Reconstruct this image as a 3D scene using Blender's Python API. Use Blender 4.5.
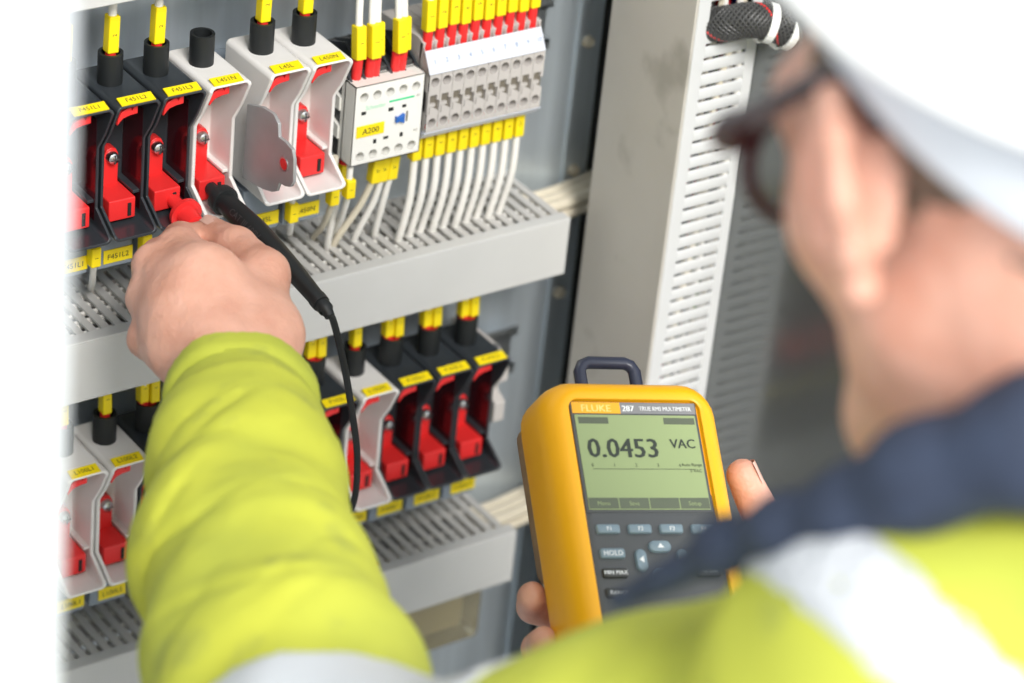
import bpy, math, random
import numpy as np
from mathutils import Matrix, Vector
random.seed(4)
for o in list(bpy.data.objects): bpy.data.objects.remove(o)
SC = bpy.context.scene
COL = SC.collection
Z0 = 1250.0                      # the mm frame below has z = 0 at the relay; the floor is 1.25 m lower

# ------------------------------------------------------------------ camera (solved from the cabinet's edges)
R = np.array([[0.82237413, -0.56140183, 0.09235134], [-0.2272501, -0.47292772, -0.85129123], [0.52159197, 0.67909304, -0.51650215]])
F = 3202.0
def ray(px, py): return R.T @ np.array([(px-512)/F, (py-341.5)/F, 1.0])
CAM = np.array([0, -70., 0]) - ray(390, 120)*1829
def PD(px, py, d): return CAM + ray(px, py)*d
def PY(px, py, y): r = ray(px, py); return CAM + r*((y-CAM[1])/r[1])
def PX(px, py, x): r = ray(px, py); return CAM + r*((x-CAM[0])/r[0])
cd = bpy.data.cameras.new('camera'); cam = bpy.data.objects.new('camera', cd); COL.objects.link(cam)
cd.sensor_width = 36; cd.lens = F/1024*36; cd.clip_start = .05; cd.clip_end = 50
M = Matrix.Identity(4)
for i in range(3):
    M[i][0] = R[0][i]; M[i][1] = -R[1][i]; M[i][2] = -R[2][i]; M[i][3] = CAM[i]*.001
M[2][3] += Z0*.001
cam.matrix_world = M
cd.dof.use_dof = True; cd.dof.focus_distance = 1.735; cd.dof.aperture_fstop = 5.6
SC.camera = cam
# ------------------------------------------------------------------ light
W = bpy.data.worlds.new('world'); SC.world = W; W.use_nodes = True
bg = W.node_tree.nodes['Background']; bg.inputs[0].default_value = (.93, .97, 1, 1); bg.inputs[1].default_value = 1.1
sd = bpy.data.lights.new('sun', 'SUN'); sd.energy = 3.2; sd.angle = math.radians(20); sd.color = (1, .97, .92)
sun = bpy.data.objects.new('sun', sd); COL.objects.link(sun)
sdir = Vector((.16, .68, -.63)).normalized()
sun.rotation_euler = sdir.to_track_quat('-Z', 'Y').to_euler(); sun.location = (-.5, -2.5, 4)
SC.view_settings.view_transform = 'Standard'; SC.view_settings.look = 'None'
SC.view_settings.exposure = 0.32; SC.view_settings.gamma = 1; SC.view_settings.use_curve_mapping = False

# ------------------------------------------------------------------ materials
MATS = {}
def mat(name, col, rough=.5, metal=0, var=.06, vs=40, bump=0, bs=200, coat=0, trans=0, ior=1.45, sss=0, stretch=None, col2=None, emit=0, spec=.5, alpha=1):
    if name in MATS: return MATS[name]
    m = bpy.data.materials.new(name); m.use_nodes = True
    nt = m.node_tree; b = nt.nodes['Principled BSDF']; L = nt.links.new
    b.inputs['Roughness'].default_value = rough; b.inputs['Metallic'].default_value = metal
    b.inputs['Coat Weight'].default_value = coat; b.inputs['Transmission Weight'].default_value = trans
    b.inputs['IOR'].default_value = ior; b.inputs['Specular IOR Level'].default_value = spec
    b.inputs['Alpha'].default_value = alpha
    if sss:
        b.inputs['Subsurface Weight'].default_value = sss; b.inputs['Subsurface Radius'].default_value = (.012, .005, .003); b.inputs['Subsurface Scale'].default_value = .35
    tc = nt.nodes.new('ShaderNodeTexCoord'); mp = nt.nodes.new('ShaderNodeMapping'); L(tc.outputs['Object'], mp.inputs[0])
    if stretch: mp.inputs['Scale'].default_value = stretch
    nz = nt.nodes.new('ShaderNodeTexNoise'); nz.inputs['Scale'].default_value = vs; nz.inputs['Detail'].default_value = 4
    L(mp.outputs[0], nz.inputs[0])
    rp = nt.nodes.new('ShaderNodeValToRGB')
    c = np.array(col[:3]); lo = np.clip(c*(1-var), 0, 1); hi = np.clip(c*(1+var), 0, 1)
    if col2 is not None: lo = np.array(col2)
    rp.color_ramp.elements[0].position = .3; rp.color_ramp.elements[1].position = .7
    rp.color_ramp.elements[0].color = (*lo, 1); rp.color_ramp.elements[1].color = (*hi, 1)
    L(nz.outputs[0], rp.inputs[0]); L(rp.outputs[0], b.inputs['Base Color'])
    if emit:
        L(rp.outputs[0], b.inputs['Emission Color']); b.inputs['Emission Strength'].default_value = emit
    if bump:
        n2 = nt.nodes.new('ShaderNodeTexNoise'); n2.inputs['Scale'].default_value = bs; n2.inputs['Detail'].default_value = 3
        L(mp.outputs[0], n2.inputs[0])
        bp = nt.nodes.new('ShaderNodeBump'); bp.inputs['Strength'].default_value = bump; bp.inputs['Distance'].default_value = .001
        L(n2.outputs[0], bp.inputs['Height']); L(bp.outputs[0], b.inputs['Normal'])
    MATS[name] = m
    return m
WHITE = mat('white_plastic', (.80, .78, .76), .35, var=.02)
BLACK = mat('black_plastic', (.032, .038, .045), .38, var=.12, coat=.25)
RUBBER = mat('black_rubber', (.012, .014, .015), .5, var=.2)
RED = mat('red_plastic', (.80, .03, .03), .35, var=.05)
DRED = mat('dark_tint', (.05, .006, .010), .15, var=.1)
YEL = mat('yellow_marker', (.90, .70, .005), .45, var=.05)
INK = mat('ink', (.02, .02, .02), .6)
SHEET = mat('zinc_sheet', (.56, .62, .67), .32, metal=.62, var=.16, vs=9, stretch=(6, 6, .5), bump=.05)
DUCT = mat('duct_pvc', (.52, .51, .49), .45, var=.03, vs=25)
DUCTC = mat('duct_cover_pvc', (.56, .56, .55), .4, var=.03, vs=20, bump=.03)
COVER2 = mat('dusty_cover', (.56, .535, .49), .5, col2=(.53, .505, .46), var=.03, vs=14)
WHSLOT = mat('slotted_pvc', (.66, .67, .68), .4, var=.02)
WIRE = mat('white_wire', (.82, .80, .76), .45, var=.03)
CREAM = mat('cream_wire', (.66, .60, .48), .5, var=.06)
STEEL = mat('screw_steel', (.62, .64, .66), .28, metal=1, var=.1)
ALU = mat('brushed_aluminium', (.46, .46, .47), .5, metal=.5, var=.05, vs=60, bump=.05)
RELAY = mat('relay_front', (.80, .79, .75), .4, var=.02)
DGREY = mat('dark_grey_plastic', (.06, .06, .06), .45, var=.1)
TERM = mat('terminal_grey', (.50, .47, .45), .45, var=.03)
MARK = mat('marker_strip', (.62, .65, .73), .4, var=.02)
HOLE = mat('hole_inside', (.16, .14, .11), .6)
GREEN = mat('green_print', (.02, .60, .25), .5)
PALEGREEN = mat('pale_green_print', (.25, .70, .42), .5)
BLUE = mat('blue_plastic', (.02, .12, .45), .4)
BLUEINK = mat('blue_ink', (.22, .30, .46), .6)
PAINT = mat('door_paint', (.66, .69, .72), .35, var=.01)
SIDE = mat('side_sheet', (.20, .21, .21), .16, metal=.55, var=.05, vs=5)
DARK = mat('dark_cavity', (.012, .014, .014), .7)
FLOOR = mat('concrete', (.30, .30, .29), .8, var=.12, vs=6, bump=.2, bs=60)
WALLM = mat('plaster', (.72, .72, .70), .8, var=.03, vs=4, bump=.1)
SKIN = mat('skin', (.73, .41, .31), .45, var=.10, vs=38, bump=.6, bs=320, sss=.15, col2=(.62, .30, .21))
NAIL = mat('nail', (.74, .46, .37), .3)
HIVIS = mat('hi_vis_fabric', (.57, .58, .055), .75, var=.03, vs=9, bump=.3, bs=700, col2=(.44, .48, .06))
def smudge(m, col, scale, lo, hi):          # sparse grime with a shape of its own
    nt = m.node_tree; b = nt.nodes['Principled BSDF']; src = b.inputs['Base Color'].links[0].from_socket
    tc = nt.nodes.new('ShaderNodeTexCoord'); nz = nt.nodes.new('ShaderNodeTexNoise'); nz.inputs['Scale'].default_value = scale; nz.inputs['Detail'].default_value = 6
    rp = nt.nodes.new('ShaderNodeValToRGB'); rp.color_ramp.elements[0].position = lo; rp.color_ramp.elements[1].position = hi
    mx = nt.nodes.new('ShaderNodeMix'); mx.data_type = 'RGBA'; mx.inputs[7].default_value = (*col, 1)
    nt.links.new(tc.outputs['Object'], nz.inputs[0]); nt.links.new(nz.outputs[0], rp.inputs[0]); nt.links.new(rp.outputs[0], mx.inputs[0]); nt.links.new(src, mx.inputs[6]); nt.links.new(mx.outputs[2], b.inputs['Base Color'])
smudge(HIVIS, (.26, .29, .07), 26, .60, .82)
NAVY = mat('navy_fabric', (.030, .042, .075), .8, var=.2, vs=60, bump=.3, bs=500)
REFL = mat('reflective_tape', (.62, .64, .67), .4, var=.03, metal=.15)
HELMET = mat('helmet_shell', (.86, .86, .84), .25, var=.01)
BAND = mat('helmet_band', (.72, .75, .80), .5, var=.03)
FRAME = mat('spectacle_frame', (.045, .012, .014), .25, var=.3)
LENS = mat('lens', (.95, .97, .97), .02, trans=1, ior=1.05, var=0)
HAIR = mat('hair', (.16, .11, .08), .7, var=.4, vs=150, bump=.6, bs=500)
METER = mat('meter_holster', (.95, .45, .004), .4, var=.02, vs=20)
FACE = mat('meter_face', (.075, .080, .085), .5, var=.05, bump=.1)
LCD = mat('lcd', (.29, .36, .17), .3, var=.03, vs=12)
LCDINK = mat('lcd_ink', (.03, .04, .03), .5)
LCDBAR = mat('lcd_bar', (.10, .12, .08), .4)
BTN = mat('button_blue_grey', (.20, .27, .32), .45, var=.04)
BTN2 = mat('button_dark', (.05, .052, .05), .45)
PRINT = mat('white_print', (.75, .77, .78), .5)
STRIP = mat('meter_strip_grey', (.22, .22, .23), .4)
ORANGE = mat('orange_badge', (.85, .42, .02), .4)
GLASS = mat('clear_plastic', (.80, .74, .55), .12, trans=.75, ior=1.2, var=.02)
TAN = mat('tan_relay', (.42, .36, .22), .5)
CARD = mat('brown_leather', (.30, .19, .10), .7, var=.15, vs=60, bump=.4, bs=300)
BRAID = mat('braided_sleeve', (.03, .03, .03), .6, var=.8, vs=500)
NYLON = mat('nylon_white', (.85, .86, .84), .4)
BASEM = mat('base_blue_grey', (.22, .26, .31), .5, var=.05)
TROU = mat('work_trousers', (.03, .04, .07), .85, var=.2, bump=.2)
BOOT = mat('boot_leather', (.03, .025, .02), .5)
EYE = mat('eye_white', (.8, .78, .75), .2)

smudge(COVER2, (.40, .38, .34), 22, .58, .72)
# ------------------------------------------------------------------ mesh helpers (all in mm)
class MB:
    def __init__(s): s.v = []; s.f = []
    def add(s, v, f):
        n = len(s.v); s.v += [tuple(map(float, p)) for p in v]; s.f += [tuple(i+n for i in q) for q in f]; return s
    def box(s, x0, x1, y0, y1, z0, z1):
        v = [(x, y, z) for x in (x0, x1) for y in (y0, y1) for z in (z0, z1)]
        return s.add(v, [(0, 1, 3, 2), (4, 6, 7, 5), (0, 4, 5, 1), (2, 3, 7, 6), (0, 2, 6, 4), (1, 5, 7, 3)])
    def prism(s, pts, axis, a, b):
        n = len(pts)
        def P(p, t): return {'x': (t, p[0], p[1]), 'y': (p[0], t, p[1]), 'z': (p[0], p[1], t)}[axis]
        v = [P(p, a) for p in pts]+[P(p, b) for p in pts]
        f = [tuple(range(n))[::-1], tuple(range(n, 2*n))]+[(i, (i+1) % n, n+(i+1) % n, n+i) for i in range(n)]
        return s.add(v, f)
    def tube(s, path, r, n=10, cap=True, flat=None, up=None):
        path = [np.array(p, float) for p in path]; m = len(path)
        rr = r if hasattr(r, '__len__') else [r]*m
        v = []; ref = None
        for i in range(m):
            t = path[min(i+1, m-1)]-path[max(i-1, 0)]
            t = t/(np.linalg.norm(t)+1e-9)
            if ref is None:
                ref = np.array(up, float) if up is not None else (np.array([0, 0, 1.]) if abs(t[2]) < .9 else np.array([1., 0, 0]))
            a = ref-t*np.dot(ref, t); a /= np.linalg.norm(a); ref = a; b = np.cross(t, a)
            for k in range(n):
                th = 2*math.pi*k/n
                v.append(path[i]+rr[i]*(math.cos(th)*a*(flat or 1)+math.sin(th)*b))
        f = [(i*n+k, i*n+(k+1) % n, (i+1)*n+(k+1) % n, (i+1)*n+k) for i in range(m-1) for k in range(n)]
        if cap: f += [tuple(range(n))[::-1], tuple(range((m-1)*n, m*n))]
        return s.add(v, f)
    def cyl(s, a, b, r, r2=None, n=20): return s.tube([a, b], [r, r if r2 is None else r2], n)
    def cup(s, a, b, ro, ri, depth, n=24):      # open tube from a up to b, hollow from the b end
        a = np.array(a, float); b = np.array(b, float); t = (b-a)/np.linalg.norm(b-a)
        p = np.array([1., 0, 0]) if abs(t[0]) < .9 else np.array([0, 1., 0]); p = p-t*(p @ t); p /= np.linalg.norm(p); q = np.cross(t, p); v = []
        for c, r in ((a, ro), (b, ro), (b, ri), (b-t*depth, ri)):
            v += [c+r*(math.cos(2*math.pi*k/n)*p+math.sin(2*math.pi*k/n)*q) for k in range(n)]
        f = [(i*n+k, i*n+(k+1) % n, (i+1)*n+(k+1) % n, (i+1)*n+k) for i in range(3) for k in range(n)]
        return s.add(v, f+[tuple(range(n))[::-1], tuple(range(3*n, 4*n))])
    def hole(s, x0, x1, z0, z1, cx, cz, r, y, yb, n=16):     # rectangle at y facing -y with a round blind hole to yb
        rect = []; circ = []; bot = []
        for k in range(n):
            th = 2*math.pi*k/n+math.pi/4; c, q = math.cos(th), math.sin(th)
            m = max(abs(c), abs(q)); ux, uz = c/m, q/m
            rect.append((cx+(ux*(x1-cx) if ux > 0 else -ux*(x0-cx)), y, cz+(uz*(z1-cz) if uz > 0 else -uz*(z0-cz))))
            circ.append((cx+r*c, y, cz+r*q)); bot.append((cx+r*c, yb, cz+r*q))
        f = [(k, (k+1) % n, n+(k+1) % n, n+k) for k in range(n)]+[(n+k, n+(k+1) % n, 2*n+(k+1) % n, 2*n+k) for k in range(n)]+[tuple(range(2*n, 3*n))]
        return s.add(rect+circ+bot, f)
    def rot(s, origin, ang, axis):
        Mx = np.array(Matrix.Rotation(ang, 3, axis)); o = np.array(origin, float)
        s.v = [tuple(o+Mx @ (np.array(p)-o)) for p in s.v]; return s
    def build(s, name, m, parent=None, org=(0, 0, 0), smooth=False, bevel=0, seg=2):
        return mesh(name, np.array(s.v), s.f, m, parent, org, smooth, bevel, seg)
def mesh(name, v, f, m, parent=None, org=(0, 0, 0), smooth=False, bevel=0, seg=2):
    me = bpy.data.meshes.new(name)
    me.from_pydata(((np.asarray(v, float)-np.array(org, float))*.001).tolist(), [], f if isinstance(f, list) else f.tolist())
    me.validate(); me.update()
    if smooth: me.polygons.foreach_set('use_smooth', [True]*len(me.polygons))
    me.materials.append(m)
    o = bpy.data.objects.new(name, me); COL.objects.link(o)
    if parent is not None: o.parent = parent
    else: o.location = (org[0]*.001, org[1]*.001, (org[2]+Z0)*.001)
    if bevel:
        b = o.modifiers.new('bevel', 'BEVEL'); b.width = bevel*.001; b.segments = seg; b.limit_method = 'ANGLE'; b.angle_limit = math.radians(40)
        me.polygons.foreach_set('use_smooth', [True]*len(me.polygons))
        w = o.modifiers.new('wn', 'WEIGHTED_NORMAL'); w.keep_sharp = False
    if smooth and not bevel:
        try: me.set_sharp_from_angle(angle=math.radians(50))
        except Exception: pass
    return o
def thing(name, label, cat, org=(0, 0, 0), group=None, rotm=None):
    o = bpy.data.objects.new(name, None); COL.objects.link(o); o.empty_display_size = .02
    o.location = (org[0]*.001, org[1]*.001, (org[2]+Z0)*.001)
    if rotm is not None:
        o.rotation_euler = rotm.to_euler()
    return tag(o, label, cat, group)
def tag(o, label=None, cat=None, group=None, kind=None):
    for k, x in (('label', label), ('category', cat), ('group', group), ('kind', kind)):
        if x: o[k] = x
    return o
def dup(root, org, label=None, skip=()):
    r = root.copy(); COL.objects.link(r); r.location = (org[0]*.001, org[1]*.001, (org[2]+Z0)*.001)
    if label: r['label'] = label
    for ch in list(root.children):
        if ch.name.split('.')[0] in skip: continue
        c = ch.copy(); COL.objects.link(c); c.parent = r
        for g in ch.children:
            if g.name.split('.')[0] in skip: continue
            d = g.copy(); COL.objects.link(d); d.parent = c
    return r
def spline(pts, n=8):
    P = [np.array(p, float) for p in pts]; P = [2*P[0]-P[1]]+P+[2*P[-1]-P[-2]]; out = []
    for i in range(1, len(P)-2):
        for k in range(n):
            t = k/n
            out.append(.5*(2*P[i]+(P[i+1]-P[i-1])*t+(2*P[i-1]-5*P[i]+4*P[i+1]-P[i+2])*t*t+(3*P[i]-P[i-1]-3*P[i+1]+P[i+2])*t**3))
    return out+[P[-2]]
TXT = {}
def text(name, body, size, o, u, v, m, parent=None, org=(0, 0, 0), bold=.0, squeeze=1, center=True):
    key = body
    if key not in TXT:
        cu = bpy.data.curves.new('t', 'FONT'); cu.body = body; cu.resolution_u = 2
        ob = bpy.data.objects.new('t', cu); COL.objects.link(ob)
        dg = bpy.context.evaluated_depsgraph_get(); me = bpy.data.meshes.new_from_object(ob.evaluated_get(dg))
        vs = np.array([w.co[:2] for w in me.vertices]).reshape(-1, 2); fs = [tuple(p.vertices) for p in me.polygons]
        bpy.data.objects.remove(ob); bpy.data.curves.remove(cu); bpy.data.meshes.remove(me)
        TXT[key] = (vs, fs)
    vs, fs = TXT[key]
    w = vs.copy()
    if center: w[:, 0] -= (w[:, 0].max()+w[:, 0].min())/2
    w[:, 1] -= .36
    w *= size; w[:, 0] *= squeeze
    u = np.array(u, float); v = np.array(v, float)
    P = np.array(o, float)+w[:, :1]*u+w[:, 1:]*v
    if bold:                                   # thicken by an offset copy
        P2 = P+u*bold; fs2 = fs+[tuple(i+len(P) for i in f) for f in fs]
        n = np.cross(u, v); P2 = P2+n*.01
        return mesh(name, np.vstack([P, P2]), fs2, m, parent, org)
    return mesh(name, P, fs, m, parent, org)
def lerp_(a, b, k): return a+(b-a)*k
ORD = ['first', 'second', 'third', 'fourth', 'fifth', 'sixth', 'seventh', 'eighth', 'ninth', 'tenth']
EX, EZ = (1, 0, 0), (0, 0, 1)

# ------------------------------------------------------------------ room and cabinet
fl = MB().box(-3000, 3000, -4000, 1200, -1290, -1250).build('floor', FLOOR); tag(fl, kind='structure')
wb = MB().box(-3000, 3000, 320, 380, -1250, 1400).build('wall_back', WALLM); tag(wb, kind='structure')
CX0, CX1, CYB, CYF, CZ0, CZ1 = -470, 210, 40, -320, -1150, 700
cab = thing('electrical_cabinet', 'grey steel electrical cabinet with its white door swung open at the left', 'cabinet', (-130, 0, -1250))
co = (-130, 0, -1250)
MB().box(CX0, 196, -8, -5, -1000, 650).build('mounting_plate', SHEET, cab, co)
mp_ = [c for c in cab.children][0]
MB().box(176.5, 178.5, -10.5, -8, -1000, 650).build('folded_edge', SHEET, mp_, co)
for z in (-15, -105, -195, -285, 75):
    m = MB(); m.cyl((185.5, -8, z), (185.5, -11, z), 4.2, 3.4, 16); m.build('screw', CREAM, mp_, co, True)
sp = MB().box(CX1, CX1+3, CYF, CYB, CZ0, CZ1).build('side_panel', SIDE, cab, co)
MB().box(CX0-3, CX0, CYF, CYB, CZ0, CZ1).build('side_panel', PAINT, cab, co)
MB().box(CX0-3, CX1+3, CYB, CYB+3, CZ0, CZ1).build('back_panel', DARK, cab, co)
MB().box(CX0-3, CX1+3, CYF, CYB, CZ1, CZ1+4).build('roof_panel', PAINT, cab, co)
MB().box(CX0-3, CX1+3, CYF, CYB, CZ0-4, CZ0).build('floor_panel', PAINT, cab, co)
MB().box(CX0, CX1, CYF+20, CYB, -1250, CZ0-4).build('plinth', DGREY, cab, co, bevel=2)
# open door at the left, seen edge on from outside
DXX = -530.5
dr = MB().box(DXX-16, DXX+6, -668, CYF-6, CZ0, CZ1).build('door', PAINT, cab, co, bevel=3)
MB().box(DXX+6, DXX+9, -662, -650, CZ0+20, CZ1-20).build('door_flange', PAINT, dr, co, bevel=1)
MB().box(DXX+6, DXX+10, -640, CYF-20, CZ0+40, CZ1-40).build('door_liner', PAINT, dr, co, bevel=1)
for z in (-900, -200, 500):
    m = MB(); m.cyl((CX0-20, CYF-3, z-30), (CX0-20, CYF-3, z+30), 7); m.box(CX0-45, CX0-3, CYF-6, CYF, z-22, z+22); m.build('hinge', STEEL, dr, co, True)

# ------------------------------------------------------------------ horizontal wiring ducts
FIN = None
def duct(x0, x1, zt, label, h=39, wires=20):
    global FIN
    o = (x0, -8, zt-h)
    t = thing('wiring_duct', label, 'wiring duct', o, 'horizontal wiring ducts')
    m = MB(); m.box(x0, x1, -10.5, -8, zt-h, zt); m.build('back_strip', DUCT, t, o)
    m = MB(); m.box(x0, x1, -75, -73, zt-h, zt-1); m.box(x0, x1, -75, -66, zt-1.4, zt+.3); m.box(x0, x1, -75, -66, zt-h-.3, zt-h+1.2)
    m.build('cover', DUCTC, t, o, bevel=.8)
    pitch = 8.1; n = int((x1-x0)/pitch)
    for k in range(n):
        if FIN is None:
            mm = MB()
            prof = [(-8.2, zt-1.6), (-8.2, zt), (-66, zt), (-69, zt-.6), (-71, zt-2.5), (-72.6, zt-6), (-72.6, zt-9), (-71.2, zt-9), (-71.2, zt-6.4), (-70, zt-3.6), (-68, zt-2.1), (-65.5, zt-1.6)]
            mm.prism(prof, 'x', x0, x0+4.7)
            f = mm.build('finger', DUCT, t, o); FIN = f.data
        else:
            f = bpy.data.objects.new('finger', FIN); COL.objects.link(f); f.parent = t
        f.location = ((k*pitch+1)*.001, 0, 0)
    m = MB()
    for k in range(n): m.box(x0+k*pitch+1, x0+k*pitch+6.4, -73, -10, zt-h, zt-h+1.6)
    tag(m.build('lower_fingers', DUCT, t, o), kind='stuff')
    m = MB(); rnd = random.Random(int(zt))
    for k in range(wires):
        y = -16-rnd.random()*50; z = zt-3.5-rnd.random()*7
        pts = [(x0+4+(x1-x0-8)*i/12, y+rnd.uniform(-5, 5), min(zt-3.4, z+rnd.uniform(-5, 5))) for i in range(13)]
        m.tube(spline(pts, 3), 1.5, 6)
    b = m.build('wire_bundle', WIRE, None, o, True)
    tag(b, 'white wires running inside the '+label.split(' wiring')[0]+' duct', 'wires', kind='stuff')
    return t
duct(-440, 135.5, -94, 'middle grey slotted wiring duct under the hand, between the two fuse rows')
duct(-440, 121.5, -321, 'lowest grey slotted wiring duct, below the lower fuse row', wires=14)
duct(-440, 121.5, 149, 'top grey slotted wiring duct at the upper edge of the photo', wires=10)
# cream cable tails leaving the right ends of the ducts
for zc, lab, xs in ((-104, 'cream cable bundle leaving the right end of the middle duct', 136), (-335, 'cream cable bundle leaving the right end of the lowest duct', 122.5)):
    o = (xs, -40, zc-15); t = thing('cable_bundle', lab, 'cable bundle', o, 'cable bundles at duct ends')
    for k in range(6):
        yy = -24-7.5*(k % 3); zz = zc-3-8*(k//3)
        MB().tube(spline([(xs-8, yy, zz), (xs+16, yy+2, zz-2), (xs+42, yy+8, zz-4), (208, yy+12, zz-2)], 5), 3.9, 10).build('cable', CREAM, t, o, True)
# DIN rails
for z, lab in ((8, 'steel mounting rail behind the upper fuse row'), (-224, 'steel mounting rail behind the lower fuse row')):
    m = MB(); m.box(-430, 150, -9.5, -8, z-12, z+12); m.box(-430, 150, -16, -9.5, z+11, z+12.5); m.box(-430, 150, -16, -9.5, z-12.5, z-11)
    m.box(-430, 150, -16, -14.8, z+11, z+17.5); m.box(-430, 150, -16, -14.8, z-17.5, z-11)
    tag(m.build('mounting_rail', STEEL, None, (-140, -8, z)), lab, 'rail', 'mounting rails')

# ------------------------------------------------------------------ vertical duct on the right wall
vx, vy0, vy1 = 160, -59, -136.3
o = (185, -97, -700)
t = thing('vertical_wiring_duct', 'tall vertical wiring duct with plain dusty cover and white slotted side', 'wiring duct', o)
MB().box(vx, vx+2.2, vy1, vy0, -700, 600).build('cover', COVER2, t, o, bevel=.8)
MB().box(vx+2.2, 209.6, vy0-2, vy0, -700, 600).build('back_side', DUCT, t, o)
MB().box(vx+2.2, vx+11, vy1, vy1+2, -700, 600).build('edge_strip', WHSLOT, t, o, bevel=.6)
MB().box(202.5, 209.8, vy1, vy1+2, -700, 600).build('edge_strip', WHSLOT, t, o, bevel=.6)
FV = None
for k in range(0, 66):
    z = -320+k*9.1
    if 53 < z < 63.5: continue
    if FV is None:
        m = MB(); m.box(vx+10.5, 203, vy1+.2, vy1+2, -320, -312.9); f = m.build('finger', WHSLOT, t, o, bevel=.5); FV = f
    else:
        f = bpy.data.objects.new('finger', FV.data); COL.objects.link(f); f.parent = t
        b = f.modifiers.new('bevel', 'BEVEL'); b.width = .0005; b.segments = 2
        f.location = (0, 0, (z+320)*.001)
MB().box(vx+10.5, 203, vy1+.2, vy1+2, -700, -320).build('lower_side', WHSLOT, t, o)
MB().box(vx+10.5, 203, vy1+.2, vy1+2, 282, 600).build('upper_side', WHSLOT, t, o)
cols = [WIRE, DARK, mat('green_yellow', (.25, .45, .05), .5), mat('blue_wire', (.05, .15, .6), .5), WIRE, CREAM, DARK, RED, WIRE, YEL]
bt = thing('wire_bundle', 'coloured wires inside the vertical duct, glimpsed through its slots', 'wires', (185, -100, -690))
for k in range(30):
    rnd = random.Random(k)
    x = vx+10+rnd.random()*34; y = vy1+5.5+(k%5)*3.2
    pts = [(x+rnd.uniform(-7, 7), y+rnd.uniform(-3, 3), -690+1280*i/22) for i in range(23)]
    MB().tube(spline(pts, 4), 1.5+rnd.random(), 6).build('wire', cols[k % 10], bt, (185, -100, -690), True)
# braided sleeve leaving the slot, with ties
PB = [PY(712, 24, vy1+6), PY(728, 23, vy1-4), PY(748, 20, vy1-12), PY(766, 22, vy1-17), PY(785, 28, vy1-22), PY(812, 40, vy1-28), PY(850, 70, vy1-36)]
bp = spline(PB, 6)
o = tuple(PB[0]); t = thing('braided_cable', 'black braided cable with red tracer coming out of the vertical duct', 'cable', o)
MB().tube(bp, [9.2+.4*(i % 2) for i in range(len(bp))], 18).build('sleeve', BRAID, t, o, True)
for s in range(16):       # interlaced braid strands
    for sg in (1, -1):
        pth = []
        for i in range(0, len(bp)):
            tt = bp[min(i+1, len(bp)-1)]-bp[max(i-1, 0)]; tt /= np.linalg.norm(tt)
            a = np.array([0, 0, 1.])-tt*tt[2]; a /= np.linalg.norm(a); b = np.cross(tt, a); th = 2*math.pi*s/16+sg*i*.33
            pth.append(bp[i]+(9.9)*(math.cos(th)*a+math.sin(th)*b))
        MB().tube(pth, .75, 5).build('strand', RED if (s == 3 and sg == 1) else DGREY, t, o, True)
def tie(i, lab):
    c = bp[i]; tt = bp[i+1]-bp[i-1]; tt /= np.linalg.norm(tt); a = np.array([0, 0, 1.])-tt*tt[2]; a /= np.linalg.norm(a); b = np.cross(tt, a)
    ring = [c+11*(math.cos(x)*a+math.sin(x)*b) for x in np.linspace(0, 2*math.pi, 25)]
    tt_ = thing('cable_tie', lab, 'cable tie', tuple(c), 'cable ties')
    m = MB()
    for q in range(24):
        p0, p1 = ring[q], ring[q+1]; n0 = (p0-c)/11; n1 = (p1-c)/11
        v = [p0-tt*2.4, p0+tt*2.4, p1+tt*2.4, p1-tt*2.4, p0-tt*2.4+n0*1.2, p0+tt*2.4+n0*1.2, p1+tt*2.4+n1*1.2, p1-tt*2.4+n1*1.2]
        m.add(v, [(0, 1, 2, 3), (4, 7, 6, 5), (0, 4, 5, 1), (3, 2, 6, 7)])
    m.build('strap', NYLON, tt_, tuple(c))
    hd = c+11.5*(math.cos(3.6)*a+math.sin(3.6)*b)
    m = MB(); m.box(-4, 4, -3.4, 3.4, -4, 4); m.v = [tuple(np.array(p)+hd) for p in m.v]; m.build('lock_head', NYLON, tt_, tuple(c), bevel=.8)
tie(19, 'white nylon cable tie round the braided cable, with its square lock')
tie(25, 'white nylon cable tie at the upper right of the braided cable, beside the forehead')

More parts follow.
